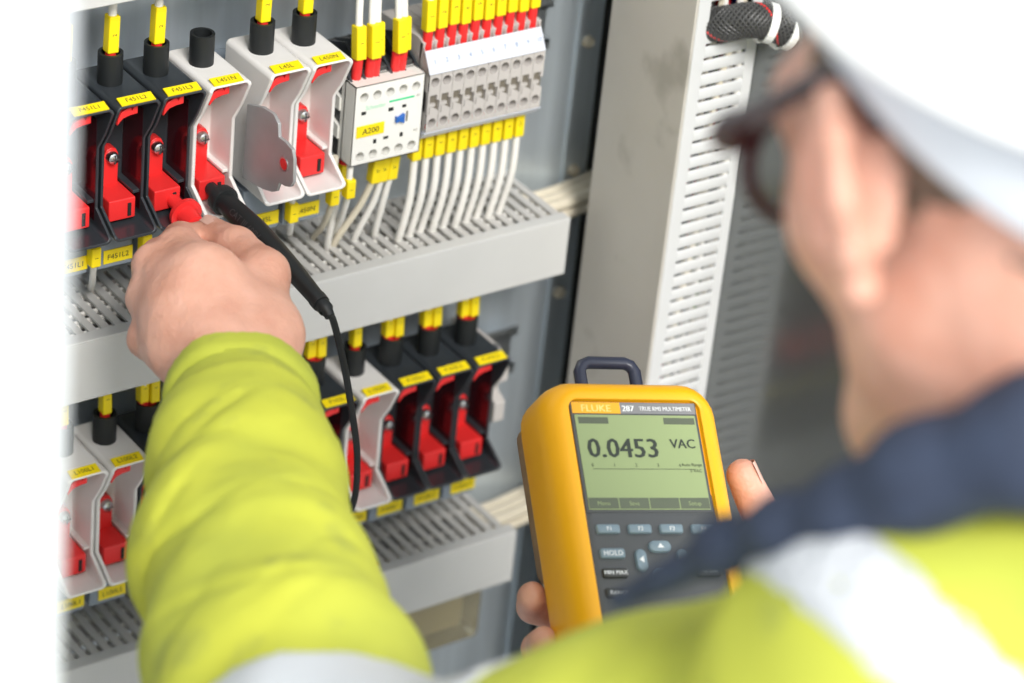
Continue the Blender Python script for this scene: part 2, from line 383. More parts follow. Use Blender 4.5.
# ------------------------------------------------------------------ fuse holders
HW = 26.4
def yfront(z):          # front edge of the side walls against height below the label line
    zs = [-80, -77, -66, -29, -6, 3]; ys = [-87, -87, -70, -70, -85, -85]
    return float(np.interp(z, zs, ys))
def rrect(x0, x1, z0, z1, r, n=5, zsplit=()):
    pts = []
    def arc(cx, cz, a0):
        for k in range(n+1):
            a = a0+math.pi/2*k/n; pts.append((cx+r*math.cos(a), cz+r*math.sin(a)))
    arc(x1-r, z1-r, 0); arc(x0+r, z1-r, math.pi/2)
    for z in sorted(zsplit, reverse=True): pts.append((x0, z))
    arc(x0+r, z0+r, math.pi)
    arc(x1-r, z0+r, 1.5*math.pi)
    for z in sorted(zsplit): pts.append((x1, z))
    return pts
def make_holder(black):
    main = BLACK if black else WHITE
    t = thing('fuse_holder', 'x', 'fuse holder', (0, 0, 0), 'fuse holders')
    zs = [-66, -48, -29, -18]
    out = rrect(0, HW, -80, 1.5, 3.2, 5, zs); wt = 1.6 if black else 2.3
    inn = rrect(wt, HW-wt, -78.2, 0, 2.4, 5, zs)
    n = len(out)
    v = [(x, yfront(z), z) for x, z in out]+[(x, yfront(z), z) for x, z in inn]+[(x, -47, z) for x, z in inn]+[(x, -36, z) for x, z in out]
    f = []
    for k in range(n):
        j = (k+1) % n
        f += [(k, j, n+j, n+k), (n+k, n+j, 2*n+j, 2*n+k), (3*n+k, 3*n+j, j, k)]
    f += [tuple(range(2*n, 3*n)), tuple(range(3*n, 4*n))[::-1]]
    mesh('housing', v, f, main, t, smooth=True, bevel=.45 if black else .8)
    q_ = MB().box(1.2, HW-1.2, -38, -8, -111, -20); q_.box(1.2, HW-1.2, -62, -36, -111, -83); q_.build('base', BASEM, t, bevel=.8)
    lw = 20.4 if black else 18.2
    lx = 3.0
    m = MB(); m.box(lx, lx+lw, -84.5, -78.0, 1.4, 2.1); m.rot((0, -84.5, 1.4), math.radians(14), 'X'); m.build('label_strip', YEL, t)
    m = MB(); m.box(7, 25, -62.6, -62, -108, -99.6); m.build('lower_label_strip', YEL, t)
    m = MB(); m.cup((11, -56, 1), (11, -56, 19.5), 6.9, 5.3, 14); m.build('cable_sleeve', RUBBER, t, smooth=True)
    # red mechanism
    m = MB(); m.prism([(2.6, -11.8), (3.2, -7.6), (5, -4.4), (7.8, -2.8), (10.6, -2.2), (11.5, -4.6), (12.4, -2), (14.8, -1.8), (14.8, -6.6), (10, -7), (6.2, -8), (4.4, -9.6)], 'y', -81, -62); m.build('red_latch', RED, t, bevel=.4)
    m = MB(); m.prism([(10, -66), (19, -66), (19, -45), (17.5, -41.8), (14.5, -40.5), (11.5, -41.8), (10, -45)], 'y', -54, -47); m.build('red_tongue', RED, t, bevel=.5)
    m = MB(); m.cyl((14.5, -54, -46), (14.5, -57.5, -46), 3.7, 3.2, 18); m.tube([(14.5, -57.5, -46), (14.5, -58.6, -46)], [3.2, 1.6], 18)
    sc = m.build('screw', STEEL, t, smooth=True)
    m = MB(); m.box(12, 17, -58.9, -57, -46.35, -45.65); m.box(14.15, 14.85, -58.9, -57, -48.5, -43.5); m.build('cross_slot', DGREY, sc)
    m = MB(); m.box(4.2, 20.6, -72, -47, -76, -63.2); rb = m.build('red_cover', RED, t, bevel=.9)
    m = MB(); m.box(15.6, 17.6, -72.6, -71.5, -74, -66.2); m.build('slot', DARK, rb)
    m = MB(); m.box(20.8, HW-1.4, -68, -47, -63.5, -61.6); m.build('rib', main, t, bevel=.3)
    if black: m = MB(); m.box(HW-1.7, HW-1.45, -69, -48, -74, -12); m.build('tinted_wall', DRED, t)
    return t
hb = make_holder(True); hw = make_holder(False)
used = {True: False, False: False}
rows = [
 (52.7, [(-213.5, 1, 'F451L1', 'black fuse holder leftmost in the upper row, half behind the door edge'),
         (-185.5, 1, 'F451L2', 'black fuse holder second from the door edge in the upper row'),
         (-157.5, 1, 'F451L3', 'black fuse holder with the red probe plugged in'),
         (-129.2, 0, 'L451N', 'white fuse holder with an empty black sleeve and the black probe plugged in'),
         (-91.3, 0, 'L45L', 'white fuse holder just right of the aluminium plate in the upper row'),
         (-64.2, 0, 'L450N', 'white fuse holder beside the small relay, rightmost of its row')]),
 (-178.2, [(-209.6, 0, 'L100L1', 'white fuse holder at the door edge in the lower row'),
           (-181.9, 0, 'L100L2', 'white fuse holder second from the door edge in the lower row'),
           (-154.2, 1, 'F100L3', 'black fuse holder left of the sleeve in the lower row'),
           (-126.5, 1, 'F101L1', 'black fuse holder wholly behind the sleeve, left one'),
           (-98.8, 1, 'F101L2', 'black fuse holder wholly behind the sleeve, right one'),
           (-69.5, 0, 'L101N', 'white fuse holder whose corner just shows beside the sleeve in the lower row'),
           (-41.8, 1, 'F102L1', 'black fuse holder left of the white one under the hanging black cable'),
           (-13.4, 0, 'L102N', 'white fuse holder behind the hanging black cable in the lower row'),
           (13.0, 1, 'F103L1', 'black fuse holder right beside the white one in the lower row'),
           (40.4, 1, 'F103L2', 'black fuse holder second from the right end of the lower row'),
           (67.8, 1, 'F103L3', 'black fuse holder at the right end of the lower row, beside the cream clip')])]
HOLD = []
for zr, hs in rows:
    for x, bk, tx, lab in hs:
        bk = bool(bk); proto = hb if bk else hw
        if not used[bk]:
            used[bk] = True; q = proto; q.location = (x*.001, 0, (zr+Z0)*.001); q['label'] = lab
        else: q = dup(proto, (x, 0, zr), lab, ('lettering',))
        ls = [c for c in q.children if c.name.startswith('label_strip')][0]
        ll = [c for c in q.children if c.name.startswith('lower_label_strip')][0]
        lw = 20.4 if bk else 18.2; a = math.radians(14)
        text('lettering', tx, 4.3, (3+lw/2, -84.5+3.3*math.cos(a), 2.2+3.3*math.sin(a)), EX, (0, math.cos(a), math.sin(a)), INK, ls)
        text('lettering', tx, 4.6, (16, -62.8, -103.8), EX, EZ, INK, ll)
        HOLD.append((x, zr, bk))
# aluminium plate between the fourth and fifth holders
px_ = -96.5
pts = []
for p in ((247, 104), (262, 107), (273, 114), (278, 124), (278.5, 137), (285, 142), (292, 150), (293.5, 160), (293, 182), (290, 187), (285, 186.5), (279, 183), (276, 191.5), (271, 192), (262, 189), (242, 178)):
    q = PX(*p, px_); pts.append((q[1], q[2]))
o = (px_, pts[0][0], pts[-1][1])
m = MB(); m.prism(pts[::-1], 'x', px_, px_+2.2); 
plate = m.build('aluminium_plate', ALU, None, o, bevel=.4)
tag(plate, 'brushed aluminium plate with a tab and hole standing out between white fuse holders', 'plate')
hq = PX(284, 164, px_)
m = MB(); n = 20
m.tube([(px_-.35, hq[1], hq[2]), (px_+.4, hq[1], hq[2])], 4.2, n); hh = m.build('hole_rim', STEEL, plate, o, True)
m = MB(); m.tube([(px_-.45, hq[1], hq[2]), (px_+.5, hq[1], hq[2])], 3.3, n); m.build('hole', RED, plate, o, True)
# cream end clips beside the rows
def endclip(x, z, lab):
    o = (x, -8, z-40); t = thing('end_clip', lab, 'clip', o, 'rail end clips')
    m = MB(); m.prism([(-16, z+22), (-58, z+22), (-70, z+14), (-70, z+3), (-62, z), (-62, z-8), (-70, z-12), (-70, z-26), (-58, z-32), (-16, z-32)], 'x', x, x+8); m.build('body', TERM, t, o, bevel=.8)
    m = MB(); m.cyl((x+4, -58, z+22), (x+4, -58, z+22.8), 2.6, None, 14); m.build('screw', STEEL, t, o, True)
endclip(96.5, -208, 'cream plastic rail clip at the right end of the lower fuse row')

# ------------------------------------------------------------------ relay
o = (-1.5, -15, -25)
t = thing('relay', 'small cream relay with yellow tag beside the terminal row', 'relay', o)
X0, X1, ZB, ZT = -25, 22, -25.2, 25.8
m = MB(); m.box(X0+1, X1-1, -58, -15, ZB-1, ZT+3); m.build('body', DGREY, t, o, bevel=1)
m = MB()
for k in range(6):
    x = X0+1+k*9; m.prism([(-15, ZT+3), (-40, ZT+13), (-58, ZT+3.5), (-66, ZT-2), (-66, ZT-4), (-15, ZT-4)], 'x', x, x+1.4)
m.build('barrier_fins', BLACK, t, o)
m = MB(); m.box(X0, X1, -60, -56, ZB, ZT)
for a_ in ((X0, X0+.6, ZB, ZT), (X1-.6, X1, ZB, ZT), (X0, X1, ZB, ZB+.6), (X0, X1, ZT-.6, ZT)): m.box(a_[0], a_[1], -70, -59, a_[2], a_[3])
m.build('front_shell', RELAY, t, o)
hx = [X0+6.2+k*8.75 for k in range(5)]
m = MB()
ed = [X0]+[(hx[k]+hx[k+1])/2 for k in range(4)]+[X1]
for k in range(5):
    m.hole(ed[k], ed[k+1], ZT-12.5, ZT, hx[k], ZT-7.6, 2.9, -70, -61); m.hole(ed[k], ed[k+1], ZB, ZB+10.5, hx[k], ZB+5.5, 2.9, -70, -61)
m.add([(X0, -70, ZB+10.5), (X1, -70, ZB+10.5), (X1, -70, ZT-12.5), (X0, -70, ZT-12.5)], [(0, 1, 2, 3)])
fp = m.build('front_plate', RELAY, t, o)
for k in range(5):
    for zz in (ZT-7.6, ZB+5.5):
        m = MB(); m.cyl((hx[k], -61, zz), (hx[k], -62.6, zz), 2.5, None, 14); m.build('terminal_screw', HOLE, t, o, True)
m = MB(); m.box(-22.5, -4, -70.6, -70, -7, .2); lb = m.build('tag_strip', YEL, t, o); text('lettering', 'A200', 5.2, (-13.2, -70.7, -3.4), EX, EZ, INK, lb, o, bold=.1)
m = MB(); m.box(-1.5, 15.5, -70.2, -70, 11.6, 12.7); m.build('green_line', GREEN, t, o)
text('brand_lettering', 'Schneider', 4.0, (-10.5, -70.1, 11.3), EX, EZ, PALEGREEN, t, o, squeeze=.85)
for x, z, w, h in ((-18.5, 8.2, 3, 2), (0, 7, 3.4, 2.2), (9, 7.3, 2.6, 1.8), (-9.5, -11.6, 2, 2.6), (-2, -10.8, 3.2, 1.6), (8.5, -11, 2, 2.6)):
    MB().box(x-w/2, x+w/2, -70.25, -70, z-h/2, z+h/2).build('slot', DARK, t, o)
m = MB(); m.prism([(3.2, -2), (5.2, -1.2), (8.8, -3), (8.8, 3), (5.2, 1.2), (3.2, 2)], 'y', -72.2, -70); m.build('blue_lever', BLUE, t, o, bevel=.2)
MB().box(10.8, 12, -70.15, -70, -3, 3.5).build('lever_window', HOLE, t, o)
text('mark', 'A1', 2.4, (18, -70.1, 12.5), EX, EZ, HOLE, t, o); text('mark', 'A2', 2.4, (18, -70.1, -10), EX, EZ, HOLE, t, o)
for z in (9, -9):
    m = MB(); m.prism([(-56, z+4), (-44, z+7), (-44, z+2), (-50, z), (-50, z-4), (-56, z-4)], 'x', X0-1, X0+1.2); m.build('side_clip', RELAY, t, o)

# ------------------------------------------------------------------ terminal blocks
TX0, TP = 24.2, 8.09
proto = None
for k in range(10):
    x = TX0+k*TP; o = (x, -15, -17)
    lab = ['leftmost grey screw terminal of the row, next to the relay', ] + [ORD[j]+' grey screw terminal from the relay in the row' for j in range(1, 9)]+['rightmost grey screw terminal of the row, marked 10']
    if proto is None:
        t = thing('terminal_block', lab[0], 'terminal', o, 'row of screw terminals')
        w = TP-.25
        m = MB(); m.prism([(-16, -14), (-60, -14), (-60, 24.5), (-62, 40), (-56, 42), (-16, 40)], 'x', x, x+w)
        for xa in (x, x+w-.5): m.prism([(-59, -14), (-69.9, -13), (-69.9, 24.5), (-62, 40), (-59, 40)], 'x', xa, xa+.5)
        m.box(x, x+w, -69.5, -61, -1, 12.4); m.build('body', TERM, t, o, bevel=.4)
        m = MB(); c = x+w/2
        m.hole(x, x+w, 12.6, 25, c, 19, 2.95, -71.6, -60.5); m.hole(x, x+w, -13, -1.2, c, -7.2, 2.85, -71.6, -60.5)
        # middle step with cross recess and slanting slot
        m.box(x, x+w, -71.6, -69.9, 10.6, 12.6); m.box(x, x+1.2, -71.6, -69.5, -1.2, 10.6); m.box(x+w-1.8, x+w, -71.6, -69.5, 7.2, 10.6)
        m.box(x+1.2, x+w-2.6, -71.6, -69.5, 3.2, 5.0)
        m.prism([(x+1.7, -1.2), (x+w, -1.2), (x+w, .2), (x+2.6, 3.4), (x+1.7, 3.4)], 'y', -71.6, -69.9)
        m.build('front', TERM, t, o)
        m = MB(); m.box(x+.9, x+w-.2, -69.9, -69.4, -1, 10.4); m.build('recess', HOLE, t, o)
        for zz in (19, -7.2):
            m = MB(); m.cyl((c, -60.5, zz), (c, -62.5, zz), 2.5, None, 14); m.build('screw', HOLE, t, o, True)
        proto = t
    else: t = dup(proto, o, lab[k])
o = (TX0, -70, 25); t = thing('marker_strip', 'white numbered marker strip along the top of the terminals', 'marker strip', o)
L = TP*10
m = MB(); m.prism([(-72.2, 24.6), (-72.9, 24.9), (-66.0, 37.2), (-64.9, 36.6)], 'x', TX0-1, TX0+L-1); m.build('strip', MARK, t, o, bevel=.2)
uu = np.array([0, 6.9, 12.3])/np.linalg.norm([6.9, 12.3])
for k in range(10):
    text('numeral', str(k+1), 4.0, (TX0+TP*(k+.5), -69.7, 31.2), EX, tuple(uu), BLUEINK, t, o)
o = (TX0, -70, -18); m = MB(); m.prism([(-70.6, -13.2), (-71.9, -13.6), (-67, -19), (-64, -19), (-64, -15)], 'x', TX0-.5, TX0+L+.5)
tag(m.build('marker_strip', MARK, None, o, bevel=.3), 'blank white strip along the bottom of the terminals', 'marker strip')
o = (TX0+L, -15, -14); t = thing('end_plate', 'grey stepped end bracket closing the terminal row at the right', 'end bracket', o)
x = TX0+L; m = MB(); m.prism([(-16, -14), (-58, -14), (-62, -10), (-66, -10), (-66, -3), (-63, -3), (-63, 4), (-67, 4), (-67, 18), (-64, 20), (-64, 27), (-60, 29), (-60, 38), (-16, 40)], 'x', x, x+3.4); m.build('plate', TERM, t, o, bevel=.4)
m = MB(); m.prism([(-16, -10), (-52, -10), (-56, -2), (-56, 28), (-50, 34), (-16, 34)], 'x', x+3.4, x+8); m.build('bracket', TERM, t, o, bevel=.5)

# ------------------------------------------------------------------ wires with markers and ferrules
def wire(path, lab, grp, mk=None, fer=None, r=2.0, m=WIRE, mw=3.3, txt=None):
    """path: list of points; mk / fer: (z0, z1) given as index-free point pairs"""
    o = tuple(path[0]); t = thing('wire', lab, 'wire', o, grp)
    MB().tube(spline(path, 6), r, 10).build('conductor', m, t, o, True)
    if fer is not None:
        MB().tube([fer[0], fer[1]], [2.9, 3.0], 12).build('ferrule', RED, t, o, True)
    if mk is not None:
        a, b = np.array(mk[0], float), np.array(mk[1], float); q = MB()
        ax = (b-a); ln = np.linalg.norm(ax); ax /= ln
        s = np.array([1, 0, 0.])-ax*ax[0]; s /= np.linalg.norm(s); f = np.cross(ax, s)
        vs = []
        for p in (a, b):
            for i, j in ((-1, -1), (1, -1), (1, 1), (-1, 1)): vs.append(p+s*i*mw+f*j*3.4)
        q.add(vs, [(0, 1, 2, 3), (7, 6, 5, 4), (0, 4, 5, 1), (1, 5, 6, 2), (2, 6, 7, 3), (3, 7, 4, 0)])
        yo = q.build('marker', YEL, t, o, bevel=.8)
        g = f if f[1] < 0 else -f
        text('lettering', txt or '1', 3.4, tuple((a+b)/2+g*3.5), tuple(ax), tuple(np.cross(g, ax)), INK, yo, o)
    return t
for (x, zr, bk), nm in zip(HOLD[:6], ('behind the door edge', 'over the second black holder', 'over the black holder with the red probe', None, 'over the white holder right of the aluminium plate', 'over the white holder beside the relay')):
    if nm is None: continue
    c = x+11
    wire([(c, -56, zr+8), (c, -56, zr+30), (c+1, -55, zr+48), (c+2, -50, zr+66), (c+2, -45, zr+90)], 'white wire in the rubber sleeve '+nm, 'wires into upper sleeves',
         ((c, -56, zr+19.5), (c+.8, -55.5, zr+41)), ((c, -56, zr+10), (c, -56, zr+20)), 2.4, txt='2')
names2 = ['at the door edge', 'second from the door edge', 'beside the sleeve cuff', 'hidden left', 'hidden right', 'just right of the sleeve cuff', 'left of the hanging cable', 'behind the hanging cable', 'right of the white holder', 'second from the right end', 'at the right end']
for i, (x, zr, bk) in enumerate(HOLD[6:]):
    c = x+11
    two = i in (2, 5, 6, 8, 9, 10)
    for q in ((-3, 3) if two else (0,)):
        wire([(c+q, -56, zr+8), (c+q, -56, zr+30), (c+q, -55.5, zr+42), (c+q, -50, zr+54), (c+q, -42, zr+64)],
             'white wire into the lower-row sleeve '+names2[i]+(', left of its pair' if q < 0 else ', right of its pair' if q > 0 else ''), 'wires into lower sleeves',
             ((c+q, -56-q*.3, zr+20), (c+q, -55-q*.3, zr+40)), ((c+q, -56, zr+13), (c+q, -56, zr+21)), 2, mw=2.9, txt='1')
# relay top
for k, (dx, nm) in enumerate(((hx[0], 'the first relay terminal'), (hx[1], 'the second relay terminal, left of its pair'), (hx[1]+3.5, 'the second relay terminal, right of its pair'), (hx[3], 'the fourth relay terminal, left of its pair'), (hx[3]+3.8, 'the fourth relay terminal, right of its pair'))):
    top = dx+(2 if k < 3 else -1)
    wire([(dx, -60, ZT-2), (dx, -61, ZT+16), (dx+.3, -58, ZT+40), (top, -54, ZT+70), (top, -48, ZT+110)], 'white wire entering '+nm+' from above', 'wires above the relay',
         ((dx, -61.5-(k % 2)*2, ZT+13), (dx+.2, -59-(k % 2)*2, ZT+33)), ((dx, -60, ZT-1), (dx, -61, ZT+14)), 2.2, txt='1')
for k, (dx, nm, tx) in enumerate(((hx[0]+1, 'first relay terminal', -14), (hx[2]+6, 'third relay terminal, left of its pair', -9), (hx[3]+2, 'third relay terminal, right of its pair', 5), (hx[4], 'last relay terminal', 19))):
    zt = ZB-2
    wire([(dx, -52, zt+4), (dx-1, -54, zt-14), (dx-2-(4 if k == 1 else 0), -50, zt-36), (tx-4, -42, -92), (tx, -38, -104)], 'white wire leaving the '+nm+' downwards', 'wires below the relay',
         ((dx-.4, -53.5, zt-5), (dx-1.4, -53, zt-22)), ((dx, -52, zt+3), (dx-.4, -53.5, zt-6)), 2.1, CREAM if k == 1 else WIRE, txt='A')
for k in range(10):
    x = TX0+TP*(k+.5); dz = (k*37 % 5)-2
    wire([(x, -60, 34), (x, -60, 56), (x+.5, -57, 80), (x+1, -46, 130)], ORD[k]+' white wire from the relay entering the terminals from above', 'wires above the terminals',
         ((x, -60, 47.5+dz*.4), (x+.2, -58.5, 68+dz)), ((x, -60, 35), (x, -60, 49)), 2.2, txt=str(k+1), mw=3.2)
    wire([(x, -56, -15), (x, -57, -35), (x-.5, -57, -62), (x-2+dz*.5, -52+dz, -88), (x-3, -48, -104)], ORD[k]+' white wire from the relay leaving the terminals downwards', 'wires below the terminals',
         ((x, -56.5, -20), (x, -57, -38)), ((x, -56, -16), (x, -56.5, -21)), 2.3, txt=str(k+1), mw=3.2)
# short wires under the upper holders
def PZ(px, py, z): r_ = ray(px, py); return CAM + r_*((z-CAM[2])/r_[2])
for mk_, en, nm, cm in (((94, 251), (91, 289), 'the second black upper holder', WIRE), ((145, 238), (146, 266), 'the red-probe upper holder', WIRE), ((292, 207), (289, 233), 'the plate-side white upper holder', WIRE),
                        ((333, 190), (313, 238), 'the relay-side white upper holder, left one', CREAM), ((349, 183), (331, 238), 'the relay-side white upper holder, right one', WIRE)):
    p0 = PY(*mk_, -66); p1 = PZ(*en, -94); dn = np.array([0, 0, -1.])
    wire([p0-dn*22, p0, p0+dn*8, lerp_(p0+dn*16, p1, .4), p1, p1+np.array([0, 0, -10])], 'short white wire dropping from '+nm, 'wires below the upper holders',
         (p0-dn*3, p0+dn*9), None, 1.9, cm, txt='1', mw=3.0)

# relay with clear cover below the lowest duct
o = (72, -8, -440); t = thing('clear_relay', 'plug-in relay under a clear yellowish cover, below the lowest duct', 'relay', o)
MB().box(24, 112, -26, -8, -440, -345).build('socket', DGREY, t, o, bevel=2)
MB().box(36, 98, -54, -28, -400, -372).build('coil_block', TAN, t, o, bevel=3)
MB().box(28, 108, -66, -26, -408, -364).build('cover', GLASS, t, o, bevel=6, seg=3)
MB().box(46, 50, -44, -26, -364, -352).build('red_flag', RED, t, o)
MB().box(56, 62, -46, -26, -364, -351).build('yellow_tag', YEL, t, o)

# ------------------------------------------------------------------ test probes
def lerp(a, b, k): return a+(b-a)*k
b4 = np.array([-118., -72, -16]); e4 = b4+np.array([4, -112, -9])
o = tuple(b4); t = thing('black_test_probe', 'black test probe plugged into the white fuse holder, its lead hanging down', 'test probe', o)
def lerp(a, b, k): return a+(b-a)*k
dv = (e4-b4)/np.linalg.norm(e4-b4)
MB().tube([b4+dv*-3, b4+dv*11], [3.6, 4.0], 18).build('tip_shroud', RUBBER, t, o, True)
MB().tube([b4+dv*k for k in (9.9, 10, 15, 16, 16.1, 20)], [5, 8.0, 8.6, 8.2, 6.4, 6.2], 24).build('finger_guard', RUBBER, t, o, True)
path = spline([b4+dv*19, b4+dv*50, b4+dv*80+np.array([0, 0, -1.5]), e4+np.array([-.5, 2, -4.5])], 6)
MB().tube(path, list(np.interp(np.linspace(0, 1, len(path)), [0, .3, .6, 1], [6.3, 7, 6.0, 4.6])), 20).build('handle', RUBBER, t, o, True)
a = path[-1]; dd = path[-1]-path[-2]; dd /= np.linalg.norm(dd)
ya = a[1]
cab_pts = [a-dd*2, a+dd*9+np.array([0, 0, -2]), PY(333, 320, ya-12), PY(344, 365, ya-8), PY(352, 412, ya), PY(357, 452, ya+8), PY(356, 490, ya+14), PY(350, 509, ya+18), PY(343, 494, ya+20), PY(334, 462, ya+20), PY(322, 440, ya+18), PY(304, 450, ya+16)]
MB().tube([a-dd, a+dd*4, a+dd*4.1, a+dd*9, a+dd*9.1, a+dd*13+np.array([0, 0, -1.5])], [5.1, 5.0, 4.3, 4.2, 3.4, 2.8], 16).build('strain_relief', RUBBER, t, o, True)
MB().tube(spline(cab_pts, 8), 1.95, 10).build('lead', RUBBER, t, o, True)
mid = b4+dv*44; fn = np.cross(dv, [1, 0, 0]); fn = fn if fn[2] > 0 else -fn
text('lettering', 'CAT III 600V', 5.5, tuple(mid+(fn*.62-np.array([.78, 0, 0]))*7.05), tuple(dv), tuple(np.cross((fn*.62-np.array([.78, 0, 0])), dv)), DGREY, t, o)
b3 = np.array([-141.5, -71, -18.]); e3 = np.array([-143., -160, -27.])
o = tuple(b3); t = thing('red_test_probe', 'red test probe pinched between thumb and finger in the black fuse holder', 'test probe', o)
dv3 = (e3-b3)/np.linalg.norm(e3-b3)
MB().tube([b3-dv3*3, b3+dv3*14], [3.7, 4.2], 18).build('tip_shroud', RED, t, o, True)
MB().tube([b3+dv3*k for k in (13.9, 14, 16.9, 17, 27)], [4.6, 9.2, 9.4, 6.4, 5.4], 28).build('finger_guard', RED, t, o, True)
MB().tube([b3+dv3*25, b3+dv3*40, b3+dv3*64], [4.8, 4.4, 4.0], 18).build('handle', RED, t, o, True)

# ------------------------------------------------------------------ multimeter
def cam2w(v): v = np.array(v, float); v = v/np.linalg.norm(v); return R.T @ v
u = cam2w((.92, .02, .39)); v = cam2w((-.125, -.915, .385)); v = v-u*np.dot(u, v); v /= np.linalg.norm(v); w = np.cross(u, v)
SCR = PD(642, 456.5, 1668)
MO = SCR-v*66-w*24.5
MM = Matrix(((u[0], v[0], w[0]), (u[1], v[1], w[1]), (u[2], v[2], w[2])))
def ml(x, y, z): return MO+u*x+v*y+w*z
met = thing('multimeter', 'yellow handheld digital multimeter showing 0.0453 VAC, held in the right hand', 'multimeter', tuple(MO), rotm=MM)
def rr2(hx_, y0, y1, r, z, n=6): return [(x, y, z) for x, y in rrect(-hx_, hx_, y0, y1, r, n)]
def loft(loops, cap0=True, cap1=True):
    n = len(loops[0]); v_ = [p for l in loops for p in l]; f = []
    for i in range(len(loops)-1):
        for k in range(n): j = (k+1) % n; f.append((i*n+k, i*n+j, (i+1)*n+j, (i+1)*n+k))
    if cap0: f.append(tuple(range(n))[::-1])
    if cap1: f.append(tuple(range((len(loops)-1)*n, len(loops)*n)))
    return MB().add(v_, f)
loft([rr2(44, -104, 104, 14, -17), rr2(48.5, -108.5, 108.5, 17, -15), rr2(51, -111, 111, 18, -9), rr2(51, -111, 111, 18, 10), rr2(50, -110, 110, 18, 17), rr2(47, -107, 107, 17, 22.5), rr2(43.5, -103.5, 103.5, 14, 25.5), rr2(40, -100, 100, 10, 26.2), rr2(38, -98, 98, 6, 25.4), rr2(37.4, -97.4, 97.4, 4, 22.8)]).build('holster', METER, met, smooth=True)
loft([rr2(37.3, -97.3, 97.3, 4, 20), rr2(37.3, -97.3, 34.2, 4, 23.6), rr2(36.8, -96.8, 34, 4, 24.0)]).build('face_panel', FACE, met, smooth=True)
bz = MB().box(-36.6, 36.6, 35, 97, 22, 24).build('display_bezel', FACE, met, bevel=.6)
sg = MB().box(-35.6, -8, 90.2, 96.4, 24, 24.35).build('brand_badge', ORANGE, met); text('lettering', 'FLUKE', 5.6, (-22, 93.2, 24.45), EX, (0, 1, 0), mat('badge_ink', (.95, .66, .20), .5), sg, bold=.3, squeeze=1.1)
sg = MB().box(-8, 35.6, 90.2, 96.4, 24, 24.3).build('title_strip', STRIP, met)
text('lettering', '287', 4.6, (-3.6, 93.2, 24.4), EX, (0, 1, 0), PRINT, sg, bold=.35); text('lettering', 'TRUE RMS MULTIMETER', 3.3, (18, 93.2, 24.4), EX, (0, 1, 0), PRINT, sg, bold=.1, squeeze=.86)
lc = MB().box(-34.8, 34.8, 36.5, 89.4, 24, 24.3).build('screen', LCD, met)
def lt(b, s, x, y, m=LCDINK, bold=.0, sq=1): text('lettering', b, s, (x, y, 24.5), EX, (0, 1, 0), m, lc, bold=bold, squeeze=sq)
lt('0.0453', 15.2, -10.5, 71, bold=.7, sq=1.0); lt('VAC', 7.4, 24.5, 73.5, bold=.35)
for x in (-29, -16.5, -4, 8.5, 21): lt('0' if x < -20 else str(int((x+29)/12.5)), 2.6, x, 61.2)
MB().box(-29, 30, 58.9, 59.15, 24.3, 24.42).build('scale_line', LCDINK, lc)
lt('Auto Range', 2.5, 28, 61.6); lt('5 VAC', 2.5, 30, 58.2)
MB().box(-33, -16, 84.4, 88, 24.3, 24.42).build('status_bar', LCDBAR, lc); MB().box(16, 34, 84.4, 88, 24.3, 24.42).build('status_bar', LCDBAR, lc)
for k, s in enumerate(('Menu', 'Save', '', 'Setup')):
    x0 = -34.8+17.4*k
    MB().box(x0+.3, x0+17.1, 37, 43, 24.3, 24.42).build('soft_key_bar', LCDBAR, lc)
    if s: text('lettering', s, 3.3, (x0+8.7, 40, 24.5), EX, (0, 1, 0), LCD, lc)
def btn(hx_, hy, x, y, m, s=None, ts=3.2, r=1.5, name='button', ang=0):
    q = loft([[(px+x, py+y, 23) for px, py in rrect(-hx_, hx_, -hy, hy, r, 4)], [(px+x, py+y, 25.4) for px, py in rrect(-hx_, hx_, -hy, hy, r, 4)], [(px*.88+x, py*.85+y, 26.2) for px, py in rrect(-hx_, hx_, -hy, hy, r, 4)]])
    b = q.build(name, m, met, smooth=True)
    if s: text('lettering', s, ts, (x, y, 26.35), (math.cos(ang), math.sin(ang), 0), (-math.sin(ang), math.cos(ang), 0), PRINT, b, bold=.12)
    return b
for k in range(4): btn(6.6, 2.5, -26.5+k*18, 25.5, BTN, 'F%d' % (k+1), 3.2, 1.2)
btn(7, 2.7, -26.2, 12.2, BTN, 'HOLD', 4.0, 1.4); btn(7, 2.6, -26.4, 1.6, BTN2, 'MIN MAX', 3.1, 1.4); btn(7, 2.6, -26.4, -9, BTN2, 'RANGE', 3.1, 1.4)
for x, y, hx_, hy, ang in ((1.2, 15.8, 6.3, 3.2, 0), (-10.5, 8.5, 3.1, 6.0, math.pi/2), (13, 8.5, 3.1, 6.0, -math.pi/2), (1.2, 1.2, 6.3, 3.2, math.pi)):
    b = btn(hx_, hy, x, y, BTN, None, r=min(hx_, hy)-.05, name='arrow_button')
    c, s_ = math.cos(ang), math.sin(ang)
    MB().add([(x+a_*c-b_*s_, y+a_*s_+b_*c, 26.4) for a_, b_ in ((-1.9, -1), (1.9, -1), (0, 1.6))], [(0, 1, 2)]).build('arrow_mark', PRINT, b)
btn(7, 2.6, 27, 12.2, BTN2, 'INFO', 3.2, 1.4); btn(7, 2.6, 27, 1.6, BTN2, 'Hz % ms', 2.6, 1.4)
m = MB(); m.tube([(0, -42, 23.5), (0, -42, 27), (0, -42, 29), (0, -42, 29.4)], [23, 22, 19, 4], 40); dl = m.build('rotary_dial', BTN2, met, smooth=True)
MB().box(-3, 3, -60, -24, 29, 33).build('pointer', FACE, dl, bevel=1)
for x in (-24, -8, 8, 24):
    m = MB(); m.cup((x, -84, 22), (x, -84, 27), 6, 3, 4); m.build('input_jack', RED if x in (8,) else BTN2, met, smooth=True)
